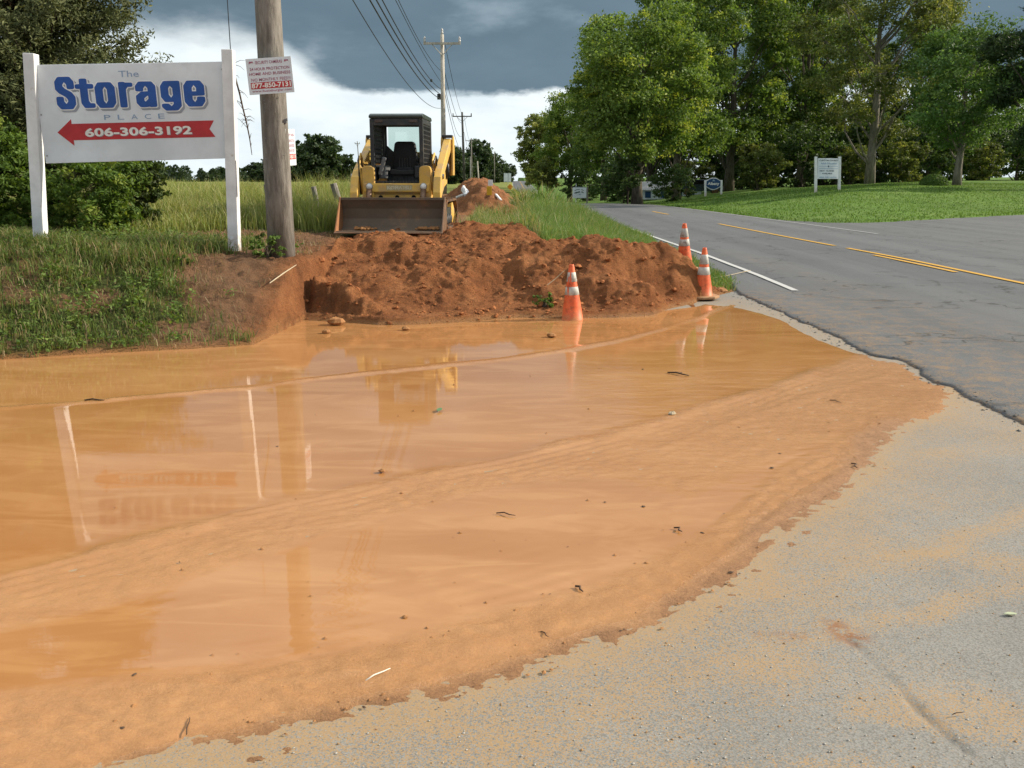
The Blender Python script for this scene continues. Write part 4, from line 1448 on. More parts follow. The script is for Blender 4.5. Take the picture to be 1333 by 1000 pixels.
# ---- far side of the field
GF = 'distant trees beyond the field'
FT = dict(seed=41, H=10, Rw=5.0, zlow=.2, n_leaf=9000, leaf=.85, trunk_r=.3, cols=((.034, .060, .026), (.062, .096, .040)), lobes=18, lobe_r=(.34, .5))
for (px, Y, h, rw, lb) in [(418, 235, 1.22, 1.15, 'large rounded distant tree between the utility pole and the loader'), (380, 250, 1.18, .9, 'distant tree just behind the wooden utility pole'),
                           (449, 250, .80, .8, 'low distant tree close to the loader arm'), (396, 262, 1.1, .9, 'distant tree beside the large rounded one'),
                           (470, 262, .62, 1.0, 'small distant tree behind the loader'), (590, 260, 1.05, .75, 'distant tree just past the loader tower'),
                           (622, 330, 1.55, 1.0, 'distant tree behind the receding pole line'), (643, 350, 1.0, .9, 'distant tree near the crest of the road'),
                           (603, 300, 1.0, .9, 'distant tree behind the thin dark pole'), (632, 345, 1.3, .9, 'far tree behind the wooden stub poles'), (355, 300, .8, 1.0, 'low distant tree between sign and pole'),
                           (338, 320, .75, 1.0, 'low far tree beside the sign post'), (657, 400, .9, 1.0, 'far tree at the end of the road')]:
    x, y, z = foot_at(px, Y)
    z = 1.7 - (240 - 232) * Y / F - .3
    tree('far', 'distant_tree', lb, (x, y, z), GF, rz=px * .7, sc=(rw, rw, h), data=FT)


def treeline():
    """the wood on the horizon behind the sign, one mass"""
    rng = np.random.default_rng(51)
    P, Cc = [], []
    for i in range(230):
        px = rng.uniform(-700, 372)
        Y = rng.uniform(430, 520)
        x = (px - 666) / F * Y
        h = rng.uniform(5.0, 9.0) * (1.15 if px < 330 else .8)
        z0_ = 1.7 - 10 * Y / F
        n = 330
        f = rng.uniform(0, 1, n)
        a = rng.uniform(0, 2 * math.pi, n)
        rr = rng.uniform(3.5, 7.0) * (1.05 - f) ** .6 * rng.uniform(.5, 1.1, n)
        cen = np.stack([x + np.cos(a) * rr, Y + np.sin(a) * rr, z0_ + f * h], -1)
        col = mixcol(rng, n, (.028, .050, .024), (.048, .075, .034))
        p, c = leaves(rng, cen, rng.normal(0, 1, (n, 3)) + np.array([0, -.5, .5]), rng.uniform(.8, 1.6, n), col, .8)
        P.append(p); Cc.append(c)
    o = leaf_object('treeline', np.concatenate(P), np.concatenate(Cc), M_leaf, None)
    tag(o, kind='stuff')


treeline()


# ---- the cedar behind the sign: sprays of needles along drooping branches
def cedar(label, loc, H, Rw, seed, cols, n_br=150, per=330, brown=.0):
    rng = np.random.default_rng(seed)
    t = thing('cedar_tree', label, 'tree', loc)
    tb = MB()
    tb.tube([(0, 0, -.2), (.06, .03, H * .3), (-.05, 0, H * .6), (0, 0, H)], [.17, .13, .08, .02], 9)
    P, Cc = [], []
    for i in range(n_br):
        f = (i + rng.uniform(0, 1)) / n_br
        z = .10 * H + f * H * .86
        a = rng.uniform(0, 2 * math.pi)
        ln = Rw * (1 - f * .62) * rng.uniform(.45, 1.1) * (.70 + .30 * min(1, f * 5))
        rise = rng.uniform(.05, .42)
        dirv = np.array([math.cos(a), math.sin(a), rise])
        base_ = np.array([0, 0, z])
        tip = base_ + dirv * ln
        tb.tube([base_, base_ + dirv * ln * .5 + np.array([0, 0, -.06 * ln]), tip], [.028, .016, .005], 5, caps=False)
        m_ = int(per * (.5 + ln / Rw))
        s = rng.uniform(.28, 1.06, m_)
        c = base_ + dirv * (s * ln)[:, None]
        spread = ln * .20 * (1.25 - s)[:, None] + .06
        # side twigs
        tw = rng.integers(0, 14, m_)
        tdir = rng.normal(0, 1, (14, 3)) * np.array([1, 1, .6])
        c = c + tdir[tw] * spread * .8 + rng.normal(0, .045, (m_, 3))
        nrm = rng.normal(0, .7, (m_, 3)) + np.array([0, 0, .5])
        q_ = rng.uniform(0, 1, 14)[tw][:, None]
        col = (np.array(cols[0]) * (1 - q_) + np.array(cols[1]) * q_) * rng.uniform(.75, 1.25, (m_, 1))
        if rng.uniform() < brown:
            col = np.array((.17, .115, .055)) * rng.uniform(.6, 1.2, (m_, 1))
        p, cc = leaves(rng, c, nrm, rng.uniform(.05, .115, m_), col, .34)
        P.append(p); Cc.append(cc)
    tb.build('trunk', M_bark_dark, t, smooth=True)
    leaf_object('crown', np.concatenate(P), np.concatenate(Cc), M_needle, t)
    return t


CED = ((0.0696, 0.0912, 0.036), (0.162, 0.174, 0.072))
cedar('large olive cedar tree towering behind the storage sign', foot_at(82, 15.6), 6.4, 2.2, 61, CED, 240, 640, .10)
cedar('dark cedar tree at the end of the bank beyond the first sign post', foot_at(-75, 14.6), 6.2, 1.9, 62, ((.044, .062, .022), (.100, .115, .042)), 150, 560, .16)


def shrub(name, label, loc, H, Rw, seed, cols, n_leaf, leaf, lobes=14, zlow=.05, group=None, mat=None):
    t = thing(name, label, 'shrub', loc, 0, group)
    tb, P, Cc = tree_data(seed=seed, H=H, Rw=Rw, zlow=zlow, n_leaf=n_leaf, leaf=leaf, trunk_r=.03, cols=cols, lobes=lobes, trunk_frac=.55, lobe_r=(.22, .38), aspect=.55)
    tb.build('stem', M_bark_dark, t, smooth=True)
    leaf_object('foliage', P, Cc, mat or M_leaf, t)


YG = ((0.075, 0.1375, 0.025), (0.1562, 0.2375, 0.045), (0.2375, 0.3, 0.0625))
shrub('leafy_shrub', 'bright green leafy shrub under the storage sign', foot_at(128, 13.6), 1.25, .95, 71, YG, 9000, .075)
shrub('leafy_shrub', 'darker leafy shrub beside the cedar trunk under the sign', foot_at(182, 14.6), 1.35, .75, 72, ((.035, .062, .016), (.070, .100, .026)), 7000, .07)
shrub('leafy_shrub', 'light green thicket at the edge of the bank beyond the sign', foot_at(5, 13.4), 1.55, 1.0, 73, YG, 9500, .08)
shrub('leafy_shrub', 'tall mid green sapling thicket between the two cedars', foot_at(-20, 13.9), 2.5, .9, 74, ((.045, .085, .018), (.095, .150, .032)), 9000, .085)
shrub('leafy_weed', 'low leafy weed at the foot of the wooden utility pole', foot_at(352, 11.55), .26, .26, 75, YG, 700, .045, 8, .0)
shrub('leafy_weed', 'small weed sprig on the bare bank below the sign', foot_at(243, 11.0), .14, .12, 76, YG, 160, .04, 5, .0)
shrub('leafy_weed', 'tangle of green weed on the clods beside the first cone', (float(at(708, 398, Y=12.0).x), 11.75, ground(float(at(708, 398, Y=12.0).x), 11.75)), .16, .18, 77, YG, 220, .045, 6, .0)
# ------------------------------------------------------------------ paints and metals
M_signwhite = simple('white_sign_paint', (0.70, 0.75, 0.80), .45, .4, wear=(0.63, 0.67, 0.71), wear_scale=3)
M_postwhite = simple('white_post_paint', (0.74, 0.75, 0.76), .55, .3, wear=(0.42, 0.37, 0.30), wear_scale=9, wear_amt=(.62, .78))
M_blue = simple('blue_lettering', (0.018, 0.085, 0.34), .4)
M_halo = simple('pale_letter_halo', (0.80, 0.82, 0.84), .5)
M_shadow = simple('grey_letter_shadow', (0.30, 0.33, 0.38), .5)
M_greyblue = simple('grey_blue_lettering', (0.25, 0.36, 0.52), .5)
M_red = simple('red_sign_print', (0.46, 0.028, 0.035), .4)
M_whiteprint = simple('white_sign_print', (0.80, 0.78, 0.74), .4)
M_yellowpaint = simple('yellow_machine_paint', (0.66, 0.405, 0.085), .5, .4, wear=(0.46, 0.30, 0.15), wear_scale=5, wear_amt=(.46, .70))
M_black = simple('black_machine_paint', (0.034, 0.037, 0.040), .45, .4, wear=(0.075, 0.068, 0.06), wear_scale=8)
M_rubber = simple('track_rubber', (0.060, 0.045, 0.036), .85, .2, wear=(0.20, 0.10, 0.05), wear_scale=9, wear_amt=(.42, .62))
M_vinyl = simple('black_seat_vinyl', (0.018, 0.019, 0.021), .5, .4)
M_lumbar = simple('grey_seat_vinyl', (0.06, 0.063, 0.066), .45, .4)
M_bucket = simple('rusty_bucket_steel', (0.150, 0.118, 0.088), .7, .35, wear=(0.25, 0.150, 0.090), wear_scale=3.2, wear_amt=(.50, .72), bump=.3, bscale=30)
M_worn = simple('worn_edge_steel', (0.21, 0.13, 0.085), .5, .5, .5, wear=(0.28, 0.14, 0.07), wear_scale=9)
M_steel = simple('dull_steel', (0.34, 0.34, 0.34), .35, .5, .85)
M_grey = simple('grey_plastic', (0.16, 0.165, 0.17), .5)
M_lamp = simple('lamp_lens', (0.72, 0.72, 0.70), .18, .6)
M_hole = simple('dark_recess', (0.012, 0.012, 0.012), .9, .1)
M_oldwood = bark_material('weathered_pole_wood', (0.130, 0.118, 0.103), (0.260, 0.242, 0.215), 1.2)
M_palewood = bark_material('pale_pole_wood', (0.36, 0.33, 0.28), (0.55, 0.51, 0.44), 1.0)
M_darkwood = bark_material('tarred_pole_wood', (0.055, 0.055, 0.052), (0.115, 0.11, 0.10), 1.0)
M_fence = bark_material('grey_fence_wood', (0.17, 0.16, 0.14), (0.31, 0.29, 0.26), 3)
M_wire = simple('black_cable', (0.020, 0.022, 0.025), .6)
M_porcelain = simple('grey_porcelain', (0.48, 0.47, 0.45), .3)
M_pipe = simple('grey_white_pipe', (0.60, 0.61, 0.58), .5)
M_bag = simple('white_plastic_wrap', (0.72, 0.73, 0.74), .4)
M_twig = simple('wet_twig', (0.075, 0.042, 0.022), .7)
M_drytwig = simple('pale_dry_twig', (0.45, 0.37, 0.25), .8)
M_clod = simple('clay_clod', (0.34, 0.165, 0.065), .8, .2, wear=(0.20, 0.09, 0.04), bump=.6, bscale=40)
M_markyellow = simple('yellow_marker', (0.62, 0.36, 0.02), .5)
M_orange_sign = simple('orange_sign_sheet', (0.70, 0.20, 0.02), .5)
M_navy = simple('navy_sign_paint', (0.012, 0.055, 0.150), .45)
M_darkprint = simple('dark_slate_print', (0.06, 0.085, 0.11), .5)
M_greenprint = simple('dark_green_print', (0.03, 0.085, 0.07), .5)
M_purple = simple('maroon_print', (0.36, 0.10, 0.17), .5)


# splashed clay on the lower part of the white posts
q = N(M_postwhite.node_tree)
_b = M_postwhite.node_tree.nodes['Principled BSDF']
_c = _b.inputs['Base Color'].links[0].from_socket
_sx = q.node('ShaderNodeSeparateXYZ'); q.l.new(q.obj(), _sx.inputs[0])
_sp = q.math('MULTIPLY', q.step(_sx.outputs[2], .42, .06), q.step(q.noise(14, 5, .7, q.obj()), .38, .58))
q.put(_b.inputs['Base Color'], q.mix(q.math('MULTIPLY', _sp, .65), _c, (0.36, 0.20, 0.11)))


def frame_from(bl, br, tl):
    """board frame from three of its corners (bottom-left, bottom-right, top-left)"""
    r_ = (br - bl); wd = r_.length; r_ = r_.normalized()
    u_ = tl - bl
    u_ = (u_ - r_ * u_.dot(r_)); ht = u_.length; u_ = u_.normalized()
    return (bl, r_, u_, r_.cross(u_)), wd, ht


def board(name, fr, wd, ht, th, mat, parent, bevel=.004):
    o, r_, u_, n_ = fr
    mb = MB()
    vs = []
    for d_ in (-th, 0):
        for v in (0, ht):
            for u in (0, wd):
                vs.append(o + r_ * u + u_ * v + n_ * d_)
    mb.add(vs, [(0, 2, 3, 1), (4, 5, 7, 6), (0, 1, 5, 4), (2, 6, 7, 3), (0, 4, 6, 2), (1, 3, 7, 5)])
    return mb.build(name, mat, parent, bevel=bevel)


def flat_poly(name, fr, pts, mat, parent, lift):
    o, r_, u_, n_ = fr
    mb = MB()
    mb.sheet([o + r_ * a + u_ * b + n_ * lift for a, b in pts])
    me = bpy.data.meshes.new(name); me.from_pydata(mb.v, [], mb.f); me.update()
    return link(name, me, mat, parent)


def post_between(name, a, b, s, mat, parent, cap=True):
    ax = (b - a); L = ax.length; ax.normalize()
    q_ = Vector((0, 0, 1)).rotation_difference(ax).to_matrix()
    mb = MB()
    mb.box(a + ax * L / 2, (s, s, L), q_)
    return mb.build(name, mat, parent, bevel=.008)


# ------------------------------------------------------------------ the storage sign
YS0, YS1 = 11.75, 12.0
base_l, base_r = at(54, 330, Y=YS0), at(305, 322, Y=YS1)
base_l.z = ground(base_l.x, YS0) - .1; base_r.z = ground(base_r.x, YS1) - .1
top_l, top_r = at(40, 70, Y=YS0), at(297, 65, Y=YS1)
org = Vector((base_l.x, base_l.y, 0)) + Vector((0, 0, base_l.z))
T = thing('storage_sign', 'large white two-post sign with blue Storage lettering and a red arrow', 'sign', org)


def loc_(v): return v - org


post_between('post', loc_(base_l), loc_(top_l), .135, M_postwhite, T)
post_between('post', loc_(base_r), loc_(top_r), .135, M_postwhite, T)
fr, SW, SH_ = frame_from(loc_(at(55, 213, Y=YS0)) + Vector((.045, 0, 0)), loc_(at(303, 206, Y=YS1)), loc_(at(47.5, 84.5, Y=YS0)) + Vector((.045, 0, 0)))
fr = (fr[0] - fr[3] * .0, fr[1], fr[2], fr[3])
PN = board('panel', fr, SW, SH_, .03, M_signwhite, T)


def R_(u0, v0, u1, v1): return (u0 * SW, v0 * SH_, u1 * SW, v1 * SH_)


for u in (.012, .988):
    for v in (.08, .5, .92):
        MB().lathe([(0, .004), (.010, .003), (.011, 0)], 8, fr[0] + fr[1] * (u * SW) + fr[2] * (v * SH_) + fr[3] * .001, rot('X', 90)).build('screw', M_steel, T)
text_on('lettering', 'The', fr, R_(.44, .862, .545, .925), M_greyblue, T, .003)
def hull(pts):
    pts = sorted(set(pts))
    def half(ps):
        h = []
        for p in ps:
            while len(h) > 1 and (h[-1][0] - h[-2][0]) * (p[1] - h[-2][1]) - (h[-1][1] - h[-2][1]) * (p[0] - h[-2][0]) <= 0:
                h.pop()
            h.append(p)
        return h[:-1]
    return half(pts) + half(pts[::-1])


# heavy condensed letters drawn with a broad pen: strokes in a unit box
PEN = {
    'S': [[(.8, .70), (.8, .8), (.66, .91), (.34, .91), (.2, .8), (.2, .66), (.34, .565), (.66, .455), (.8, .34), (.8, .2), (.66, .09), (.34, .09), (.2, .2), (.2, .31)]],
    't': [[(.46, .95), (.46, .22), (.58, .09), (.80, .09)], [(.20, .76), (.80, .76)]],
    'o': [[(.2, .24), (.2, .76), (.34, .91), (.66, .91), (.8, .76), (.8, .24), (.66, .09), (.34, .09), (.2, .24)]],
    'r': [[(.26, .09), (.26, .91)], [(.26, .74), (.44, .88), (.74, .88)]],
    'a': [[(.2, .70), (.2, .78), (.34, .91), (.66, .91), (.8, .78), (.8, .09)], [(.8, .53), (.42, .53), (.2, .40), (.2, .22), (.34, .09), (.56, .11), (.8, .28)]],
    'g': [[(.2, .50), (.2, .78), (.34, .91), (.62, .91), (.8, .78), (.8, .48), (.66, .37), (.34, .37), (.2, .50)], [(.8, .91), (.8, .2), (.64, .09), (.34, .09), (.2, .18)]],
    'e': [[(.3, .50), (.8, .50), (.8, .76), (.66, .91), (.34, .91), (.2, .76), (.2, .24), (.34, .09), (.66, .09), (.8, .24), (.8, .30)]],
}
LET = [('S', .102, .202, .546, .878), ('t', .207, .300, .555, .845), ('o', .306, .412, .552, .815), ('r', .430, .508, .552, .815),
       ('a', .518, .626, .550, .815), ('g', .650, .756, .505, .820), ('e', .773, .884, .545, .815)]


def pen_word(name, mat, grow, lift, shift=(0, 0)):
    o, r_, u_, n_ = fr
    mb = MB()
    for ch, u0, u1, v0, v1 in LET:
        w_, h_ = (u1 - u0) * SW, (v1 - v0) * SH_
        rx = .20 * w_ + grow; ry = (.085 if ch != 'g' else .072) * h_ + grow
        if ch == 'r': rx = .25 * w_ + grow
        if ch == 't': rx = .22 * w_ + grow
        br = []
        for k in range(24):
            a = 2 * math.pi * k / 24
            cx, sy_ = math.cos(a), math.sin(a)
            br.append((rx * abs(cx) ** .55 * (1 if cx > 0 else -1), ry * abs(sy_) ** .55 * (1 if sy_ > 0 else -1)))
        e_ = 0
        for path in PEN[ch]:
            for (p, q_) in zip(path[:-1], path[1:]):
                pts = []
                for (a, b) in (p, q_):
                    for (c, d_) in br:
                        pts.append((round(u0 * SW + a * w_ + c + shift[0], 5), round(v0 * SH_ + b * h_ + d_ + shift[1], 5)))
                mb.sheet([o + r_ * a + u_ * b + n_ * (lift + e_) for a, b in hull(pts)])
                e_ += .00012
    me = bpy.data.meshes.new(name); me.from_pydata(mb.v, [], mb.f); me.update()
    return link(name, me, mat, T)


pen_word('letter_shadow', M_shadow, .010, .002, (.022, -.024))
pen_word('letter_halo', M_halo, .012, .0045)
pen_word('lettering', M_blue, .0, .0075)
for i, ch in enumerate('PLACE'):
    u = .337 + i * .0715
    text_on('lettering', ch, fr, R_(u, .432, u + .034, .482), M_greyblue, T, .003)
arrow = [(.083, .315), (.163, .448), (.163, .400), (.918, .400), (.890, .312), (.918, .228), (.163, .232), (.163, .175)]
flat_poly('arrow', fr, [(a * SW, b * SH_) for a, b in arrow], M_red, T, .003)
text_on('number_shadow', '606-306-3192', fr, R_(.227, .262, .794, .352), M_shadow, T, .005, .03, 1.02, shift=(.006, -.006))
text_on('number', '606-306-3192', fr, R_(.227, .262, .794, .352), M_whiteprint, T, .007, .03, 1.02)

# ------------------------------------------------------------------ wooden utility pole with its two bills
PB = at(367, 331, Y=11.85)
PB.z = ground(PB.x, PB.y) - .2
P_top0 = at(348.5, 0, Y=11.85)
axis1 = (P_top0 - at(367, 331, Y=11.85)).normalized()
T = thing('utility_pole', 'weathered brown wooden utility pole close beside the storage sign', 'utility pole', PB)
mb = MB()
L1 = 11.6
npts = [axis1 * (L1 * i / 10) for i in range(11)]
mb.tube(npts, [.172 - .006 * i for i in range(11)], 20)
mb.build('shaft', M_oldwood, T, smooth=True)
mb = MB()
top1 = axis1 * (L1 - .35)
mb.box(top1 + Vector((0, -.17, 0)), (2.5, .10, .12))
mb.build('crossarm', M_oldwood, T, bevel=.01)
for dx in (-1.15, .75, 1.15):
    MB().lathe([(.0, 0), (.045, .01), (.05, .06), (.03, .08), (.05, .11), (.02, .16), (0, .17)], 12, top1 + Vector((dx, -.17, .06))).build('insulator', M_porcelain, T, smooth=True)
# staples and a tag bracket on the shaft
mb = MB()
rs_ = random.Random(4)
for i in range(10):
    h_ = rs_.uniform(1.2, 2.3)
    a_ = rs_.uniform(-2.4, -.6)
    c = axis1 * h_ + Vector((math.cos(a_), math.sin(a_), 0)) * .163
    mb.box(c, (.014, .014, .004))
tag(mb.build('staples', M_steel, T), kind='stuff')
mb = MB()
br_c = at(371.5, 158, Y=11.78) - PB
mb.box(br_c, (.035, .03, .05))
mb.box(br_c + Vector((.02, -.01, .02)), (.02, .03, .03))
mb.build('bracket', M_grey, T, bevel=.003)

YB = 11.62
c_tl, c_bl, c_br = at(322, 77, Y=YB), at(325, 124, Y=YB), at(383.5, 120, Y=YB)
T = thing('security_bill', 'white bill with maroon text and a red number strip nailed across the utility pole', 'bill', c_bl)
fr, wd, ht = frame_from(Vector((0, 0, 0)), c_br - c_bl, c_tl - c_bl)
board('sheet', fr, wd, ht, .006, M_signwhite, T, bevel=0)


def rel(u0, v0, u1, v1): return (u0 * wd, v0 * ht, u1 * wd, v1 * ht)


text_on('print', 'SECURITY CAMERAS', fr, rel(.20, .84, .80, .925), M_purple, T, .003, .01)
for u in (.06, .84):
    flat_poly('camera_symbol', fr, [((u + a) * wd, b * ht) for a, b in [(0, .86), (.07, .89), (.10, .87), (.09, .92), (.01, .92)]], M_purple, T, .003)
text_on('print', '24 HOUR PROTECTION', fr, rel(.07, .665, .945, .745), M_purple, T, .003, .012)
text_on('print', 'HOME AND BUSINESS', fr, rel(.05, .53, .955, .61), M_purple, T, .003, .012)
text_on('print', 'NO MONTHLY FEES!!!', fr, rel(.08, .365, .945, .45), M_purple, T, .003, .006)
flat_poly('number_strip', fr, [(.055 * wd, .155 * ht), (.955 * wd, .155 * ht), (.955 * wd, .335 * ht), (.055 * wd, .335 * ht)], M_red, T, .003)
text_on('number', '877-850-7131', fr, rel(.07, .175, .94, .315), M_whiteprint, T, .005, .03)
text_on('print', 'www.bustaburglar.com', fr, rel(.07, .045, .95, .125), M_purple, T, .003, .008)

YB = 11.80
c_tl, c_bl, c_br = at(372.3, 168, Y=YB), at(374.5, 216, Y=YB), at(386, 215, Y=YB + .32)
T = thing('security_bill', 'small white bill turned edgewise on the side of the utility pole', 'bill', c_bl)
fr, wd, ht = frame_from(Vector((0, 0, 0)), c_br - c_bl, c_tl - c_bl)
board('sheet', fr, wd, ht, .005, M_signwhite, T, bevel=0)
for v, s in ((.84, 'SECURITY CAMERAS'), (.68, '24 HOUR PROTECTION'), (.55, 'HOME AND BUSINESS'), (.41, 'NO MONTHLY FEES!!!')):
    text_on('print', s, fr, rel(.12, v - .04, .88, v + .04), M_purple, T, .003, 0)
flat_poly('number_strip', fr, [(.06 * wd, .17 * ht), (.95 * wd, .17 * ht), (.95 * wd, .32 * ht), (.06 * wd, .32 * ht)], M_red, T, .003)
text_on('number', '877-850-7131', fr, rel(.08, .19, .93, .30), M_whiteprint, T, .005, .02)

# dead vine that hangs on a guy wire between sign and pole
g0, g1 = at(292, -60, Y=13.2), at(309, 260, Y=13.2)
T = thing('guy_wire', 'thin slack wire coming down behind the storage sign post', 'wire', g1)
MB().tube([g0 - g1, (g0 - g1) * .5 + Vector((.02, 0, -.02)), Vector((0, 0, -.35))], .006, 6).build('strand', M_wire, T)
v_pts = [at(px, py, Y=13.15) for px, py in [(304, 80), (306, 100), (312, 122), (316, 140), (321, 160), (325, 180), (328, 202)]]
T = thing('dead_vine', 'bare dead vine dangling between the sign and the utility pole', 'vine', v_pts[-1])
mb = MB()
mb.tube([p - v_pts[-1] for p in v_pts], [.009, .011, .012, .011, .010, .008, .004], 6)
mb.build('stem', M_twig, T)
mb = MB()
rs_ = random.Random(9)
for i in range(26):
    k_ = rs_.randrange(0, 6)
    a = v_pts[k_].lerp(v_pts[k_ + 1], rs_.random()) - v_pts[-1]
    dv = Vector((rs_.uniform(-1, 1), rs_.uniform(-.6, .6), rs_.uniform(-.5, .7))) * rs_.uniform(.08, .28)
    mb.tube([a, a + dv * .6 + Vector((0, 0, .02)), a + dv], [.004, .003, .0015], 4, caps=False)
tag(mb.build('twiglets', M_twig, T), kind='stuff')


# ------------------------------------------------------------------ the pole line running away
def far_pole(label, base, top, r, mat, arm=1.3, n_ins=3, name='utility_pole', ins_mat=None):
    T = thing(name, label, 'utility pole', base, 0, 'utility poles along the highway')
    a = top - base
    MB().tube([a * 0 - Vector((0, 0, .4)), a * .5, a], [r, r * .85, r * .65], 12).build('shaft', mat, T, smooth=True)
    if arm:
        z = a * (1 - .55 / a.length)
        MB().box(z + Vector((0, -r - .03, 0)), (arm * 2, .10, .13)).build('crossarm', mat, T)
        for s in (-1, 1):
            MB().tube([z + Vector((s * arm * .55, -r - .03, -.05)), a * (1 - 1.25 / a.length) + Vector((0, -r, 0))], .025, 5).build('brace', mat, T)
        spots = [(-arm * .94, .0), (arm * .94, .0)] + ([(0, .5)] if n_ins > 2 else [])
        for (dx, dz) in spots:
            MB().lathe([(0, 0), (.07, .02), (.08, .12), (.05, .16), (.08, .24), (.03, .34), (0, .36)], 10, z + Vector((dx, -r * .6 - .03 if dz == 0 else 0, .065 + dz))).build('insulator', ins_mat or M_porcelain, T, smooth=True)
    return T


Y2 = 60.0
p2b = at(578.5, 262, Y=Y2); p2b.z = ground(p2b.x, Y2); p2t = at(575.5, 45, Y=Y2)
far_pole('pale utility pole with a crossarm rising behind the loader', p2b, p2t, .17, M_palewood, 1.14)
Y3 = 124.0
p3b = at(605, 244, Y=Y3); p3b.z = ground(p3b.x, Y3); p3t = at(601.5, 146, Y=Y3)
far_pole('dark tarred utility pole with a crossarm just past the loader', p3b, p3t, .19, M_darkwood, 1.25, 2, ins_mat=M_darkwood)
Y4 = 210.0
p4t = at(613.5, 180, Y=Y4); p4b = Vector((p4t.x, Y4, -1.0))
far_pole('thin grey utility pole third along the receding line', p4b, p4t, .17, M_oldwood, 1.3, 2)
for (px, ytop, Y, lb, m) in [(612.5, 204, 150, 'short pale stub pole beside the thin grey pole', M_palewood), (621.5, 210, 140, 'leaning pale stub pole past the thin grey pole', M_palewood),
                             (629, 194, 330, 'thin far pole over the spoil ridge', M_oldwood), (643.5, 197, 300, 'thin brown far pole near the crest of the road', M_oldwood),
                             (625.5, 192, 350, 'faint far pole among the distant trees', M_oldwood)]:
    t_ = at(px, ytop, Y=Y); b_ = Vector((t_.x + (.25 if 'leaning' in lb else 0), Y, -.6))
    far_pole(lb, b_, t_, .13 if Y < 200 else .16, m, 0)
t_ = at(465, 184, Y=215); far_pole('thin far pole standing in the field left of the loader'.replace(' left of', ' behind'), Vector((t_.x + .5, 215, -1)), t_, .14, M_oldwood, .55, 2)


def cable(label, a, b, sag, r, group='overhead cables'):
    T = thing('overhead_cable', label, 'cable', a, 0, group)
    pts = []
    for i in range(33):
        t = i / 32
        p = a.lerp(b, t); p.z -= sag * 4 * t * (1 - t)
        pts.append(p - a)
    mb = MB(); mb.tube(pts, r, 6); mb.build('strand', M_wire, T)


def sag_through(a, b, px0):
    """sag that makes the cable leave the top edge of the frame at px0"""
    lo, hi = 0.0, 5.0
    for _ in range(40):
        sag = (lo + hi) / 2
        t = np.linspace(0, 1, 400)
        x = a.x + (b.x - a.x) * t; y = a.y + (b.y - a.y) * t
        z = a.z + (b.z - a.z) * t - sag * 4 * t * (1 - t)
        ix, iy = to_px(x, y, z)
        k = np.argmax(iy > 0)
        if ix[k] > px0: lo = sag
        else: hi = sag
    return sag


for (px0, yend, za, rr, lb) in [(460, 141, 6.2, .012, 'lowest and thinnest cable sagging towards the pale pole'), (482, 129, 6.7, .021, 'thick lower cable of the close pair'),
                                (490, 123, 6.95, .021, 'thick upper cable of the close pair'), (498, 116, 7.3, .018, 'cable with a splice just above the close pair'),
                                (515, 106, 7.75, .013, 'fine cable second from the crossarm'), (519, 92, 8.4, .013, 'fine cable nearest the crossarm')]:
    a = PB + axis1 * ((za - PB.z) / axis1.z) + Vector((-.30, .1, 0)); b = at(573.5, yend, Y=Y2 - .15)
    sg = sag_through(a, b, px0)
    cable(lb, a, b, sg, rr)
    if 'splice' in lb:
        t = .80
        p = a.lerp(b, t); p.z -= sg * 4 * t * (1 - t)
        tag(MB().box(p, (.10, .35, .12)).build('splice_case', M_wire, None, bevel=.02), 'small black splice box hanging on an overhead cable', 'splice box')
mb = MB(); bx0 = at(571.5, 126, Y=Y2 - .3)
mb.box(bx0, (.22, .2, .34))
tag(mb.build('junction_box', M_wire, None, bevel=.02), 'small dark junction box on the pale pole where cables land', 'junction box')
for (y0_, y1_, sg, lb) in [(56, 150, .6, 'upper fine cable between the pale and the tarred pole'), (95, 160, .9, 'middle cable between the pale and the tarred pole'),
                           (112, 176, 1.2, 'lower cable between the pale and the tarred pole'), (121, 196, 1.0, 'lowest cable between the pale and the tarred pole')]:
    cable(lb, at(579, y0_, Y=Y2 + .15), at(602, y1_, Y=Y3), sg, .018)
for (y0_, y1_, lb) in [(150, 184, 'fine cable from the tarred pole to the thin grey pole'), (172, 196, 'low cable from the tarred pole to the thin grey pole')]:
    cable(lb, at(604, y0_, Y=Y3 + .2), at(613, y1_, Y=Y4), 1.0, .02)

# ------------------------------------------------------------------ fence posts
for (b_, t_, Y, lb, r_) in [((416, 287), (408, 243), 18.2, 'slim grey fence post leaning in the tall grass', .055), ((444, 276), (434, 239), 18.6, 'stout grey fence post tilted beside the loader bucket', .075),
                            ((351, 285), (346, 240), 18.0, 'dark fence post half hidden behind the utility pole', .05)]:
    B, Tp = at(*b_, Y=Y), at(*t_, Y=Y)
    gz = ground(B.x, Y) - .15
    d_ = (Tp - B).normalized()
    B = B - d_ * max(0, (B.z - gz) / d_.z)
    mb = MB(); mb.tube([Vector((0, 0, 0)), (Tp - B) * .5 + Vector((.01, 0, 0)), Tp - B], [r_, r_ * .95, r_ * .9], 9)
    o = mb.build('fence_post', M_fence, None, bevel=.006)
    o.location = B
    tag(o, lb, 'fence post', 'old fence posts in the meadow')


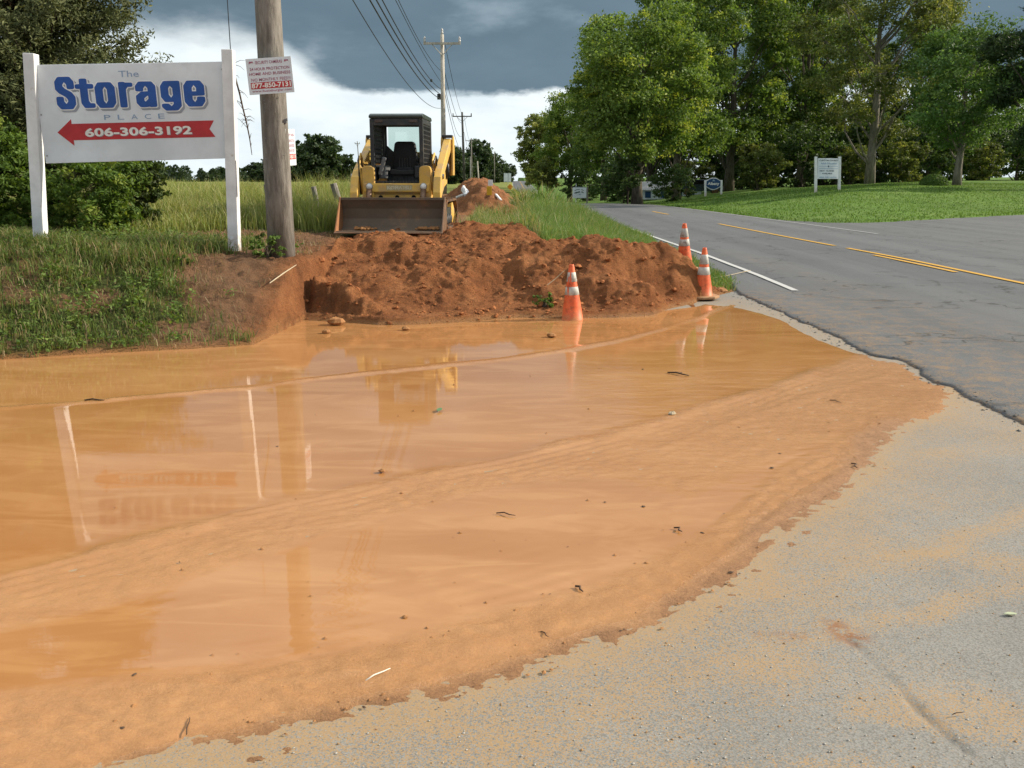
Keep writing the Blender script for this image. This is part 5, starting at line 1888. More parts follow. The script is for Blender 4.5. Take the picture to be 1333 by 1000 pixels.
# ------------------------------------------------------------------ traffic cones
def cone_material(name, seed, band, dirty):
    m, q, b = mat_base(name, .55, .35)
    o = q.obj()
    n1 = q.noise(9, 5, .65, q.node('ShaderNodeVectorMath', operation='ADD').outputs[0])
    va = n1.node.inputs['Vector'].links[0].from_node
    q.l.new(o, va.inputs[0]); va.inputs[1].default_value = (seed, seed * 2, 0)
    n2 = q.noise(22, 5, .7, o)
    if band:
        c = q.mix(q.step(n1, .35, .65), (0.36, 0.35, 0.32), (0.56, 0.55, 0.50))
    else:
        c = q.mix(q.step(n1, .3, .7), (0.66, 0.100, 0.030), (0.80, 0.170, 0.060))
    sep_ = q.node('ShaderNodeSeparateXYZ'); q.l.new(o, sep_.inputs[0])
    c = q.mix(q.math('MULTIPLY', q.step(n2, .50, .68), dirty), c, (0.14, 0.07, 0.04))
    if not band:
        splash = q.math('MULTIPLY', q.step(sep_.outputs[2], .16, .02), q.step(n1, .35, .55))
        c = q.mix(q.math('MULTIPLY', splash, .8), c, (0.40, 0.17, 0.06))
    q.put(b.inputs['Base Color'], c)
    return m


def cone(label, base, tilt, rz, bands, base_plate, dirty, seed, top_cut=0.0):
    T = thing('traffic_cone', label, 'traffic cone', base, rz, 'orange traffic cones')
    T.rotation_euler = (tilt[0], tilt[1], rz)
    MO = cone_material('orange_cone_%d' % seed, seed, False, dirty)
    MW = cone_material('cone_collar_%d' % seed, seed, True, dirty * .9)

    def rad(z): return .138 - (.138 - .030) * (z / .70)
    MB().lathe([(rad(.0) + .012, .0), (rad(.0) + .012, .02), (rad(.03), .03), (rad(.18) + .002, .18), (rad(.40), .40), (rad(.69), .69), (rad(.70) - .004, .705), (.018, .705), (.016, .60)], 28).build('body', MO, T, smooth=True)
    for (z0, z1) in bands:
        MB().lathe([(rad(z0) + .0005, z0), (rad(z0) + .004, z0 + .003), (rad(z1) + .004, z1 - .003), (rad(z1) + .0005, z1)], 28).build('collar', MW, T, smooth=True)
    if base_plate:
        mb = MB()
        pl = []
        for k_ in range(8):
            a_ = math.pi / 8 + k_ * math.pi / 4
            pl.append((.235 * math.cos(a_), .235 * math.sin(a_)))
        mb.prism(pl, -.005, .030, 'z')
        mb.build('base', base_plate, T, bevel=.008)
    return T


M_muddybase = simple('mud_caked_rubber', (0.40, 0.24, 0.13), .8, .2, wear=(0.22, 0.10, 0.05))
b1 = at(745, 419, z=-.03)
c1 = cone('orange cone with two torn grey collars standing in the muddy water', b1, (R(-1), R(-1.5), 0), 0, [(.335, .435), (.495, .61)], None, .50, 1)
mb = MB()
for (a0, z0, z1) in ((-2.25, .30, .56), (-1.85, .48, .66)):
    vs = []
    for i in range(5):
        z = z0 + (z1 - z0) * i / 4
        for da in (-.14, .14):
            r_ = .138 - (.108) * (z / .70) + .0062
            vs.append((r_ * math.cos(a0 + da + .05 * math.sin(i * 2)), r_ * math.sin(a0 + da), z))
    mb.add(vs, [(2 * i, 2 * i + 1, 2 * i + 3, 2 * i + 2) for i in range(4)])
mb.build('torn_strip', bpy.data.materials['orange_cone_1'], c1)
b2 = at(915, 387, z=.035)
cone('orange cone with clean white collars on a mud-caked base at the road edge', b2, (R(1), R(-1.0), 0), R(12), [(.325, .435), (.475, .61)], M_muddybase, .34, 2)
b3 = at(890, 362, Y=14.0); b3.z = ground(b3.x, 14.0) - .05
cone('dirty faded orange cone half hidden behind the dirt mound', b3, (R(2), R(-5), 0), R(40), [(.375, .475), (.505, .635)], M_muddybase, .80, 3)
# ------------------------------------------------------------------ compact track loader
LX, LY = -1.98, 17.25
LZ = .80
T = thing('track_loader', 'yellow compact track loader with open black cab parked on the mound', 'track loader', (LX, LY, LZ), R(-2.5))


def side_pair(fn):
    for s in (-1, 1):
        fn(s)


# undercarriage: a rubber track each side, with wheels
def stadium(n, yl, r0, zc, r1=None):
    pts = []
    for i in range(n):
        u = i / n
        a = 2 * math.pi * u
        pts.append((yl * (1 if math.cos(a) > 0 else -1) + r0 * math.cos(a), zc + r0 * math.sin(a)))
    return pts


def track(s):
    x0, x1 = sorted((s * .575, s * .885))
    ring = []
    for i in range(13):
        a = -math.pi / 2 + math.pi * i / 12
        ring.append((.70 + .26 * math.cos(a), .27 + .26 * math.sin(a)))
    for i in range(13):
        a = math.pi / 2 + math.pi * i / 12
        ring.append((-.66 + .26 * math.cos(a), .27 + .26 * math.sin(a)))
    tr = MB()
    n = len(ring)
    inner = [(y * .0 + (y - (.70 if y > 0 else -.66)) * .84 + (.70 if y > 0 else -.66), (z - .27) * .84 + .27) for y, z in ring]
    vs = []
    for x in (x0, x1):
        vs += [(x, y, z) for y, z in ring] + [(x, y, z) for y, z in inner]
    fs = []
    for i in range(n):
        j = (i + 1) % n
        fs += [(i, j, 2 * n + j, 2 * n + i), (n + j, n + i, 3 * n + i, 3 * n + j), (i, n + i, n + j, j), (2 * n + i, 2 * n + j, 3 * n + j, 3 * n + i)]
    tr.add(vs, fs)
    to = tr.build('track', M_rubber, T, bevel=.006)
    # tread bars
    lug = MB()
    per = 0
    segs = []
    for i in range(n):
        a, b = Vector(ring[i]), Vector(ring[(i + 1) % n])
        segs.append((a, b, (b - a).length)); per += (b - a).length
    cnt = 44
    for k_ in range(cnt):
        d_ = per * k_ / cnt
        for a, b, L in segs:
            if d_ <= L:
                break
            d_ -= L
        p = a.lerp(b, d_ / L); tg = (b - a).normalized(); nr = Vector((tg.y, -tg.x))
        m = Matrix(((1, 0, 0), (0, tg.x, nr.x), (0, tg.y, nr.y)))
        lug.box(((x0 + x1) / 2, p.x + nr.x * .012, p.y + nr.y * .012), (.29, .045, .030), m)
    tag(lug.build('tread_bars', M_rubber, to), kind='stuff')
    fr_ = MB()
    fr_.box((s * .72, .02, .27), (.16, 1.25, .20))
    fr_.build('track_frame', M_black, T, bevel=.01)
    for (y, r_) in ((-.66, .20), (.70, .20), (-.3, .10), (.02, .10), (.34, .10)):
        w_ = MB()
        z = .27 if r_ > .15 else .165
        w_.lathe([(0, -.10), (r_ * .4, -.11), (r_, -.08), (r_, .08), (r_ * .4, .11), (0, .10)], 18, (s * .73, y, z), rot('Y', 90))
        w_.build('road_wheel', M_yellowpaint if r_ > .15 else M_black, T)


side_pair(track)

# chassis
mb = MB()
mb.prism([(-.70, .30), (.95, .26), (1.02, .60), (1.0, .98), (.50, 1.02), (.46, .80), (-.70, .80)], -.56, .56)
mb.build('chassis', M_yellowpaint, T, bevel=.015)
mb = MB()
mb.prism([(.50, 1.0), (1.03, .98), (1.05, 1.22), (.98, 1.34), (.55, 1.38)], -.44, .44)
mb.build('engine_hood', M_yellowpaint, T, bevel=.02)
mb = MB(); mb.box((0, -.725, .475), (.90, .05, .29)); fp = mb.build('front_panel', M_yellowpaint, T, bevel=.008)
for x in (-.27, .02, .31):
    MB().lathe([(0, -.006), (.040, -.006), (.040, .004), (0, .004)], 14, (x - .02, -.753, .57), rot('X', 90) @ Matrix.Diagonal((1.25, 1, .65)).to_3x3() if False else rot('X', 90)).build('panel_hole', M_hole, fp)
mb = MB(); mb.box((0, -.77, .735), (1.16, .10, .155)); cb = mb.build('cross_beam', M_yellowpaint, T, bevel=.02)
fr = (Vector((-.20, -.8205, .70)), Vector((1, 0, 0)), Vector((0, 0, 1)), Vector((0, -1, 0)))
MB().box((.05, -.8207, .738), (.46, .004, .095)).build('name_plate', simple('worn_plate', (0.46, 0.36, 0.17), .5, wear=(0.60, 0.56, 0.42), wear_scale=20), cb)
text_on('lettering', 'KOMATSU', fr, (.04, .008, .46, .068), simple('pale_raised_letters', (0.56, 0.52, 0.38), .5), cb, .004, .02)


def front_side(s):
    # upright with rounded top beside the cab opening
    prof = [(.40, .30), (.60, .30), (.60, 1.04)] + [(.53 + .07 * math.cos(a), 1.04 + .07 * math.sin(a)) for a in (.6, 1.1, 1.57)] + \
           [(.47 + .07 * math.cos(a), 1.04 + .07 * math.sin(a)) for a in (1.57, 2.2, 2.8)] + [(.40, 1.0)]
    prof = [(s * x, z) for x, z in prof]
    mb = MB(); mb.prism(prof, -.80, -.62, 'y')
    mb.build('upright', M_yellowpaint, T, bevel=.012)
    # fender over the track, sloping forward
    mb = MB()
    mb.prism([(-.60, .55), (-.40, .60), (.55, 1.02), (.98, 1.05), (.98, .80), (.50, .74), (-.35, .42), (-.60, .40)], *sorted((s * .565, s * .69)))
    mb.build('fender', M_yellowpaint, T, bevel=.01)
    # rear tower
    mb = MB()
    mb.prism([(.66, .95), (1.00, .95), (1.02, 1.58), (.96, 1.66), (.84, 1.68), (.76, 1.60)], *sorted((s * .60, s * .645)))
    mb.prism([(.72, .95), (1.00, .95), (1.02, 1.58), (.96, 1.66), (.84, 1.68), (.78, 1.60)], *sorted((s * .80, s * .835)))
    mb.prism([(.92, .95), (1.00, .95), (1.02, 1.58), (.98, 1.62)], *sorted((s * .645, s * .80)))
    mb.build('tower', M_yellowpaint, T, bevel=.008)
    MB().box((s * .72, .86, 1.67), (.20, .22, .05)).build('tower_cap', M_black, T, bevel=.01)
    # lift arm
    mb = MB()
    arm = [(.98, 1.52), (.90, 1.62), (.78, 1.63), (-.62, 1.05), (-.84, .92), (-.97, .66), (-.99, .36), (-.86, .34), (-.80, .60), (-.66, .80), (-.45, .92), (.72, 1.38)]
    mb.prism(arm, *sorted((s * .655, s * .79)))
    a_ = mb.build('lift_arm', M_yellowpaint, T, bevel=.014)
    for (y, z) in ((.86, 1.54), (-.90, .42), (-.66, .93)):
        MB().lathe([(0, -.02), (.045, -.02), (.045, .02), (0, .02)], 12, (s * .80, y, z), rot('Y', 90)).build('pivot_pin', M_steel, a_)
    # lift cylinder in the tower
    mb = MB(); mb.tube([(s * .72, .80, .92), (s * .72, .62, 1.16)], .045, 10); c_ = mb.build('lift_cylinder', M_black, T, smooth=True)
    mb = MB(); mb.tube([(s * .72, .62, 1.16), (s * .72, .50, 1.30)], .024, 10); mb.build('rod', M_steel, c_, smooth=True)
    # tilt cylinder in front
    mb = MB(); mb.tube([(s * .475, -.83, .70), (s * .475, -.95, .46)], .052, 12); c_ = mb.build('tilt_cylinder', M_worn, T, smooth=True)
    mb = MB(); mb.tube([(s * .475, -.95, .46), (s * .475, -1.02, .32)], .028, 10); mb.build('rod', M_steel, c_, smooth=True)
    # work lamp
    mb = MB(); mb.lathe([(0, .0), (.060, .0), (.066, .03), (.045, .07), (0, .075)], 18, (s * .475, -.835, .755), rot('X', -90))
    l_ = mb.build('headlight', M_steel, T, smooth=True)
    MB().lathe([(0, .0), (.052, .0), (.050, .012), (0, .018)], 18, (s * .475, -.836, .755), rot('X', 90)).build('lens', M_lamp, l_, smooth=True)
    # hydraulic hoses looped over the upright
    for k_ in range(2):
        x = s * (.62 + .028 * k_)
        pts = [(x, -.72, .62), (x, -.80, .95), (x + s * .02, -.76, 1.20), (x + s * .03, -.62, 1.32 - .05 * k_), (x + s * .03, -.48, 1.22), (x, -.46, 1.02)]
        MB().tube(pts, .017, 7).build('hydraulic_hose', M_yellowpaint if k_ == 0 else M_black, T, smooth=True)


side_pair(front_side)

# cab: black roll cage open at the front
cg = MB()
for s in (-1, 1):
    cg.prism([(-.66, .80), (-.58, .80), (-.60, 1.96), (-.68, 1.98)], *sorted((s * .395, s * .465)))
    cg.prism([(.40, .98), (.50, .98), (.47, 1.98), (.37, 1.98)], *sorted((s * .395, s * .465)))
    cg.prism([(-.66, 1.90), (.46, 1.90), (.45, 1.99), (-.68, 1.99)], *sorted((s * .42, s * .465)))
    cg.prism([(-.62, .80), (.48, .98), (.46, 1.18), (-.62, 1.14)], *sorted((s * .435, s * .463)))
cg.box((0, -.655, 1.93), (.79, .05, .13))
cage = cg.build('cab_frame', M_black, T, bevel=.008)
mb = MB()
mb.prism([(-.70, 1.995), (.48, 1.995), (.50, 2.03), (.44, 2.075), (-.60, 2.085), (-.71, 2.05)], -.475, .475)
mb.build('roof', simple('black_roof_paint', (0.045, 0.060, 0.055), .35, .45), T, bevel=.02)
# header with lamps recessed under the roof lip
for x in (-.30, .30):
    MB().box((x, -.685, 1.945), (.14, .02, .05)).build('roof_lamp', simple('brown_lens', (0.09, 0.06, 0.05), .3), cage, bevel=.005)
# rear wall with window opening
mb = MB()
mb.box((-.385, .43, 1.60), (.045, .04, .76)); mb.box((.385, .43, 1.60), (.045, .04, .76))
mb.box((0, .43, 1.945), (.80, .04, .09))
mb.box((0, .43, 1.10), (.80, .04, .36))
mb.prism([(-.36, 1.28), (-.10, 1.28), (-.36, 1.54)], .41, .45, 'y')
mb.prism([(.36, 1.28), (.20, 1.28), (.36, 1.40)], .41, .45, 'y')
mb.prism([(.36, 1.90), (.36, 1.66), (.33, 1.70), (.30, 1.80), (.30, 1.90)], .41, .45, 'y')
mb.build('rear_frame', M_black, T, bevel=.004)
gm = bpy.data.materials.new('tinted_glass'); gm.use_nodes = True
q = N(gm.node_tree); q.n.clear()
tr_ = q.node('ShaderNodeBsdfTransparent'); tr_.inputs[0].default_value = (.80, .88, .85, 1)
gl_ = q.node('ShaderNodeBsdfGlossy'); gl_.inputs['Roughness'].default_value = .05
mx = q.node('ShaderNodeMixShader'); mx.inputs[0].default_value = .06
q.l.new(tr_.outputs[0], mx.inputs[1]); q.l.new(gl_.outputs[0], mx.inputs[2])
ou = q.node('ShaderNodeOutputMaterial'); q.l.new(mx.outputs[0], ou.inputs[0])
MB().box((.02, .456, 1.60), (.72, .006, .70)).build('rear_window', gm, T)
# side guards: plate pierced like a ladder
for s in (-1, 1):
    mb = MB()
    for k_ in range(9):
        z = 1.20 + k_ * .085
        mb.box((s * .445, -.09, z), (.018, .96, .022))
    for k_ in range(8):
        mb.box((s * .447, -.55 + k_ * .132, 1.54), (.020, .030, .72))
    mb.build('side_guard', M_black, T)
# seat
mb = MB()
mb.prism([(-.23, 1.02), (.23, 1.02), (.225, 1.34), (.19, 1.58), (.15, 1.615), (-.15, 1.615), (-.19, 1.58), (-.225, 1.34)], .22, .33, 'y')
st_ = mb.build('seat', M_vinyl, T, bevel=.035, smooth=True, seg=3)
mb = MB(); mb.box((0, .06, 1.02), (.46, .42, .12)); mb.build('seat_cushion', M_vinyl, st_, bevel=.03, seg=3)
for k_ in range(5):
    MB().box((-.10 + k_ * .05, .212, 1.20), (.018, .02, .20)).build('lumbar_rib', M_lumbar, st_, bevel=.006)
MB().box((0, .207, 1.10), (.30, .02, .03)).build('seat_trim', M_lumbar, st_, bevel=.006)
# control pods, sticks, floor
for s in (-1, 1):
    mb = MB(); mb.box((s * .32, -.10, 1.02), (.13, .50, .24)); p_ = mb.build('control_pod', M_grey if s < 0 else M_black, T, bevel=.02)
    mb = MB(); mb.tube([(s * .31, -.28, 1.12), (s * .30, -.31, 1.22)], .014, 8); mb.lathe([(0, 0), (.026, .01), (.03, .06), (.02, .10), (0, .105)], 10, (s * .30, -.31, 1.21))
    mb.build('joystick', M_vinyl, p_, smooth=True)
mb = MB()
mb.box((-.30, -.46, 1.13), (.07, .08, .34), rot('Y', 16)); mb.build('console', M_grey, T, bevel=.015)
mb = MB()
mb.box((0, -.30, .83), (.80, .62, .04)); mb.box((0, -.02, .92), (.60, .03, .16))
for k_ in range(12):
    mb.box((-.33 + k_ * .06, -.63, .838), (.022, .03, .035))
for k_ in range(9):
    mb.box((-.26 + k_ * .065, -.04, .90), (.02, .02, .10))
mb.build('floor_step', M_black, T, bevel=.003)

for ch in list(T.children):      # the cab sits low between the arms
    if ch.name.split('.')[0] in ('cab_frame', 'roof', 'rear_frame', 'rear_window', 'side_guard', 'seat', 'control_pod', 'console'):
        ch.scale.z = .93; ch.location.z = .8 * .07
# bucket
BW = .885
mb = MB()
outer = [(-1.74, .015), (-1.30, .0), (-1.16, .07), (-1.11, .22), (-1.14, .40), (-1.24, .56)]
inner_ = [(-1.265, .55), (-1.168, .39), (-1.14, .22), (-1.185, .095), (-1.31, .03), (-1.74, .035)]
mb.prism(outer + inner_, -BW, BW)
mb.prism([(-1.285, .535), (-1.23, .535), (-1.225, .575), (-1.29, .58)], -BW, BW)
bk = mb.build('bucket', M_bucket, T, bevel=.004)
for s in (-1, 1):
    mb = MB()
    mb.prism([(-1.76, .01), (-1.30, -.004), (-1.15, .06), (-1.10, .22), (-1.13, .40), (-1.22, .585), (-1.30, .585), (-1.34, .50)], *sorted((s * BW, s * (BW + .022))))
    mb.build('side_plate', simple('rust_orange_steel', (0.33, 0.145, 0.06), .75, wear=(0.17, 0.09, 0.05), wear_scale=6) if s < 0 else M_worn, bk, bevel=.003)
mb = MB(); mb.prism([(-1.80, .0), (-1.66, .012), (-1.66, .040), (-1.80, .012)], -BW - .02, BW + .02); mb.build('cutting_edge', M_worn, bk)
rng_ = random.Random(12)
mb = MB()
for (x0, x1) in ((-.62, -.28), (.42, .80)):
    for k_ in range(34):
        x = rng_.uniform(x0, x1); y = rng_.uniform(-1.52, -1.30); r_ = rng_.uniform(.02, .05)
        mb.lathe([(0, -r_ * .5), (r_ * .9, -r_ * .2), (r_, .1 * r_), (r_ * .55, r_ * .65), (0, r_ * .8)], 6, (x, y, .05 + r_ * .3), rot('Z', rng_.uniform(0, 90)))
tag(mb.build('loose_dirt', M_clod, bk), kind='stuff')
mb = MB(); mb.box((0, -1.06, .30), (1.05, .06, .34)); mb.build('coupler_plate', M_black, T, bevel=.01)
for s in (-1, 1):
    mb = MB(); mb.prism([(-1.10, .18), (-.86, .30), (-.86, .46), (-1.10, .44)], *sorted((s * .60, s * .72))); mb.build('coupler_arm', M_yellowpaint, T, bevel=.01)

# ------------------------------------------------------------------ things along the trench


def hit(px, py, y0=18, y1=110):
    """where the line of sight through a photo pixel meets the ground or the spoil ridge"""
    ys = np.arange(y0, y1, .05)
    p0, p1 = at(px, py, Y=y0), at(px, py, Y=y1)
    t = (ys - y0) / (y1 - y0)
    xs = p0.x + (p1.x - p0.x) * t; zs = p0.z + (p1.z - p0.z) * t
    g = bank_z(xs, ys, False) + spoil_z(xs, ys, False)
    k = int(np.argmax(zs < g)) if (zs < g).any() else len(ys) - 1
    return Vector((xs[k], ys[k], g[k]))


pts = []
for (p, q_) in [(566, 267), (583, 263.5), (594, 260.5), (602, 257)]:
    v = hit(p, q_); v.z += .06
    pts.append(v)
T = thing('pipe', 'pale plastic pipe lying beside the trench behind the loader', 'pipe', pts[0])
mb = MB(); mb.tube([p - pts[0] for p in pts], .055, 10); mb.build('barrel', M_pipe, T, smooth=True)
w0 = hit(604, 256)
T = thing('plastic_wrap', 'crumpled white plastic wrap at the end of the pale pipe', 'plastic wrap', w0)
mb = MB()
rs_ = random.Random(3)
pl = [Vector((.06, -.2, .03)), Vector((.10, 0, .07)), Vector((.05, .16, .14)), Vector((-.04, .26, .24)), Vector((.0, .32, .32))]
mb.tube(pl, [.05, .075, .09, .08, .03], 9)
o = mb.build('sheet', M_bag, T)
for v in o.data.vertices:
    v.co += Vector((rs_.uniform(-.025, .025), rs_.uniform(-.025, .025), rs_.uniform(-.025, .025)))
for (px, py, Y, w_, h_, m, nm, cat, lb) in [(637, 249.5, 36, .16, .27, M_markyellow, 'marker_flag', 'marker', 'yellow marker flag stuck in the spoil ridge'),
                                            (638.5, 238.5, 44, .15, .18, M_bag, 'marker_flag', 'marker', 'white marker plate on a stake above the spoil ridge')]:
    B = hit(px, py + 7)
    hgt = 7 * B.y / F
    T = thing(nm, lb, cat, B - Vector((0, 0, .12)))
    MB().tube([(0, 0, 0), (0, 0, hgt + .12 + h_ / 2)], .012, 6).build('stake', M_steel, T)
    MB().box((0, -.018, hgt + .12), (w_, .012, h_)).build('plate', m, T, bevel=.004)
s0, s1 = hit(645.5, 255), hit(652, 262)
T = thing('plastic_strip', 'short white plastic strip lying on the side of the spoil ridge', 'litter', s0)
MB().box((s1 - s0) / 2 + Vector((0, 0, .03)), ((s1 - s0).length, .09, .05), Vector((1, 0, 0)).rotation_difference((s1 - s0).normalized()).to_matrix()).build('strip', M_bag, T, bevel=.01)

# far end of the road: two white signs, a car with its lamp, an orange sign
for (px, Y, w_, h_, lb) in [(658.5, 300, 1.3, 4.6, 'tall white sign at the crest of the far road'), (663.5, 296, .9, 3.8, 'lower white sign at the crest of the far road')]:
    c_ = at(px, 232, Y=Y); gz = ground(c_.x, Y)
    T = thing('road_sign', lb, 'sign', (c_.x, Y, gz), 0, 'white signs at the crest')
    for s in (-1, 1):
        MB().box((s * w_ * .38, .12, (c_.z - gz + 1) / 2), (.12, .12, c_.z - gz + 1)).build('post', M_postwhite, T)
    MB().box((0, 0, c_.z - gz + .2), (w_, .08, 2.6)).build('panel', M_signwhite, T)
c_ = at(664, 243.5, Y=120); gz = ground(c_.x, 120)
T = thing('road_work_sign', 'orange diamond road work sign beside the far road', 'sign', (c_.x, 120, gz))
MB().box((0, .05, (c_.z - gz) / 2), (.06, .05, c_.z - gz)).build('post', M_steel, T)
MB().box((0, 0, c_.z - gz), (.55, .02, .55), rot('Y', 45)).build('panel', M_orange_sign, T)


# ------------------------------------------------------------------ signs across the road
b0, b1_ = at(1062, 251, Y=57), at(1092.5, 248, Y=57.6)
T = thing('county_sign', 'white two-post sign board with small blue text on the lawn', 'sign', (b0.x, 57, ground(b0.x, 57)))
o_ = Vector(T.location)
b0.z = o_.z - .2; b1_.z = ground(b1_.x, 57.6) - .2
t0, t1 = at(1062, 204, Y=57), at(1093, 204, Y=57.6)
post_between('post', b0 - o_, t0 - o_, .15, M_postwhite, T); post_between('post', b1_ - o_, t1 - o_, .15, M_postwhite, T)
fr, wd, ht = frame_from(at(1064, 233, Y=56.95) - o_, at(1091.5, 233, Y=57.5) - o_, at(1064, 206, Y=56.95) - o_)
board('panel', fr, wd, ht, .06, M_signwhite, T)
text_on('lettering', 'CLINTON COUNTY', fr, rel(.05, .86, .95, .935), M_darkprint, T, .006, .03)
text_on('lettering', 'Adult Education', fr, rel(.12, .71, .88, .80), M_greyblue, T, .006, .02)
for v in (.605, .49):
    flat_poly('rule', fr, [(.05 * wd, v * ht), (.94 * wd, v * ht), (.94 * wd, (v + .018) * ht), (.05 * wd, (v + .018) * ht)], M_greyblue, T, .006)
flat_poly('emblem', fr, [(.49 * wd, .55 * ht), (.53 * wd, .61 * ht), (.49 * wd, .67 * ht), (.45 * wd, .61 * ht)], M_darkprint, T, .009)
text_on('lettering', 'NEW  CLASSES', fr, rel(.09, .36, .76, .42), M_darkprint, T, .006, .035)
text_on('lettering', 'AVAILABLE', fr, rel(.20, .23, .68, .295), M_darkprint, T, .006, .035)
text_on('lettering', '606-387-6426', fr, rel(.09, .05, .90, .11), M_greyblue, T, .006, .02)

b0 = at(918.5, 254.5, Y=76); b1_ = at(939, 252.5, Y=76)
T = thing('town_sign', 'navy oval-topped town sign in a white frame with the word Albany', 'sign', (b0.x, 76, ground(b0.x, 76)))
o_ = Vector(T.location)
bz = min(ground(b0.x, 76), ground(b1_.x, 76)) - .2
t0, t1 = at(918, 235, Y=76), at(939.2, 234.5, Y=76)
post_between('post', Vector((b0.x, 76, bz)) - o_, t0 - o_, .15, M_postwhite, T); post_between('post', Vector((b1_.x, 76, bz)) - o_, t1 - o_, .15, M_postwhite, T)


def oval(w0, h0, bulge, n=13):
    pts = []
    for i in range(n):
        u = i / (n - 1) * 2 - 1
        pts.append((u * w0, -h0 - bulge * (1 - u * u) ** 1.3))
    for i in range(n):
        u = 1 - i / (n - 1) * 2
        pts.append((u * w0, h0 + bulge * (1 - u * u) ** 1.3))
    return pts


cc = at(928.6, 239.3, Y=75.9) - o_
hw = (t1.x - t0.x) / 2 - .07
mb = MB(); mb.prism([(cc.x + a, cc.z + b) for a, b in oval(hw, .25, .24)], cc.y - .04, cc.y + .06, 'y'); mb.build('frame', M_postwhite, T)
mb = MB(); mb.prism([(cc.x + a, cc.z + b) for a, b in oval(hw - .02, .20, .22)], cc.y - .06, cc.y - .045, 'y'); mb.build('panel', M_navy, T)
fr = (Vector((cc.x - hw, cc.y - .061, cc.z - .3)), Vector((1, 0, 0)), Vector((0, 0, 1)), Vector((0, -1, 0)))
text_on('lettering', 'Albany', fr, (.12, .14, 2 * hw - .12, .42), M_whiteprint, T, .006, .03)
flat_poly('emblem', fr, [(hw - .12, .50), (hw + .12, .50), (hw + .06, .60), (hw, .66), (hw - .06, .60)], simple('pale_blue_print', (0.25, 0.36, 0.45), .5), T, .006)

c_ = at(754.3, 251, Y=116)
gz = ground(c_.x, 116)
T = thing('roadside_sign', 'small white roadside sign with dark green script at the bend', 'sign', (c_.x, 116, gz))
c_ = c_ - Vector(T.location)
K = 1.4
MB().box((c_.x, 0, c_.z), (1.20 * K, .10, .92 * K)).build('panel', M_signwhite, T)
MB().box((c_.x, 0.01, c_.z + .50 * K), (1.10 * K, .08, .09)).build('top_rail', M_darkprint, T)
MB().box((c_.x + .68 * K, .02, c_.z * .5 + .25), (.18, .18, c_.z + .9)).build('post', M_fence, T)
MB().box((c_.x - .30 * K, .10, c_.z * .5 + .5), (.09, .09, c_.z + 1.2)).build('post', M_postwhite, T)
fr = (Vector((c_.x - .6 * K, -.051, c_.z - .46 * K)), Vector((1, 0, 0)), Vector((0, 0, 1)), Vector((0, -1, 0)))
flat_poly('script', fr, [(a * K, b * K) for a, b in [(.16, .66), (.34, .74), (.62, .76), (.62, .72), (.36, .70), (.18, .62)]], M_greenprint, T, .006)
flat_poly('script', fr, [(a * K, b * K) for a, b in [(.75, .75), (.86, .72), (1.02, .65), (1.0, .62), (.84, .68), (.74, .72)]], M_greenprint, T, .006)
flat_poly('script', fr, [(a * K, b * K) for a, b in [(.12, .44), (.30, .52), (.48, .54), (.56, .60), (.66, .54), (.66, .49), (.44, .45), (.36, .40), (.14, .40)]], M_greenprint, T, .006)
flat_poly('script', fr, [(a * K, b * K) for a, b in [(.74, .55), (.86, .56), (.98, .46), (.96, .42), (.84, .48), (.74, .50)]], M_greenprint, T, .006)
flat_poly('script', fr, [(a * K, b * K) for a, b in [(.55, .34), (.70, .34), (.70, .28), (.55, .28)]], M_greyblue, T, .006)

# white shed and a parked car behind the trees
c_ = at(868, 262, Y=92); gz = ground(c_.x, 92) - .1
T = thing('shed', 'low white shed glimpsed behind the bend tree trunks', 'shed', (c_.x, 92, gz))
h_ = 1.7 - 18 * 92 / F - gz + .2
MB().box((0, 0, h_ / 2), (6.0, 3.2, h_)).build('wall', M_signwhite, T)
MB().prism([(-1.75, h_), (0, h_ + .75), (1.75, h_), (1.75, h_ + .08), (0, h_ + .85), (-1.75, h_ + .08)], -3.15, 3.15).build('roof', simple('grey_roof_sheet', (0.42, 0.43, 0.43), .5), T)
for x in (-2.1, -.6, .9, 2.1):
    MB().box((x, -1.61, h_ * .55), (.55, .03, .6)).build('window', M_navy, T)
c_ = at(908, 259, Y=86); gz = ground(c_.x, 86)
T = thing('parked_car', 'dark blue car parked behind the lawn near the town sign', 'car', (c_.x, 86, gz), R(8))
M_car = simple('dark_car_paint', (0.03, 0.045, 0.06), .25, .6)
mb = MB(); mb.prism([(-2.1, .35), (2.1, .35), (2.15, .75), (1.35, .92), (.75, 1.38), (-.95, 1.40), (-1.75, .95), (-2.15, .85)], -.85, .85, 'y'); mb.build('body', M_car, T, bevel=.06)
mb = MB(); mb.prism([(.68, 1.32), (1.15, .96), (-1.5, .98), (-.9, 1.33)], -.87, -.84, 'y'); mb.build('window', M_hole, T)
for x in (-1.3, 1.35):
    MB().lathe([(0, -.1), (.32, -.1), (.32, .1), (0, .1)], 16, (x, -.78, .32), rot('X', 90)).build('wheel', M_rubber, T)

# ------------------------------------------------------------------ loose bits on the mud and pavement
def twig(label, p0, p1, r, mat, z=.012, bend=.02, name='twig', fork=False):
    a, b = at(*p0, z=z), at(*p1, z=z)
    r = r * .62
    T = thing(name, label, 'twig', a, 0, 'twigs and straws on the mud')
    d_ = b - a
    sd = Vector((-d_.y, d_.x, 0)).normalized()
    mb = MB()
    mb.tube([Vector((0, 0, 0)), d_ * .35 + sd * bend + Vector((0, 0, r)), d_ * .7 - sd * bend * .4 + Vector((0, 0, r)), d_], [r, r * 1.15, r, r * .6], 7)
    if fork:
        mb.tube([d_ * .4 + Vector((0, 0, r)), d_ * .55 + sd * d_.length * .25 + Vector((0, 0, r))], [r * .7, r * .4], 5)
    mb.build('stick', mat, T, smooth=True)


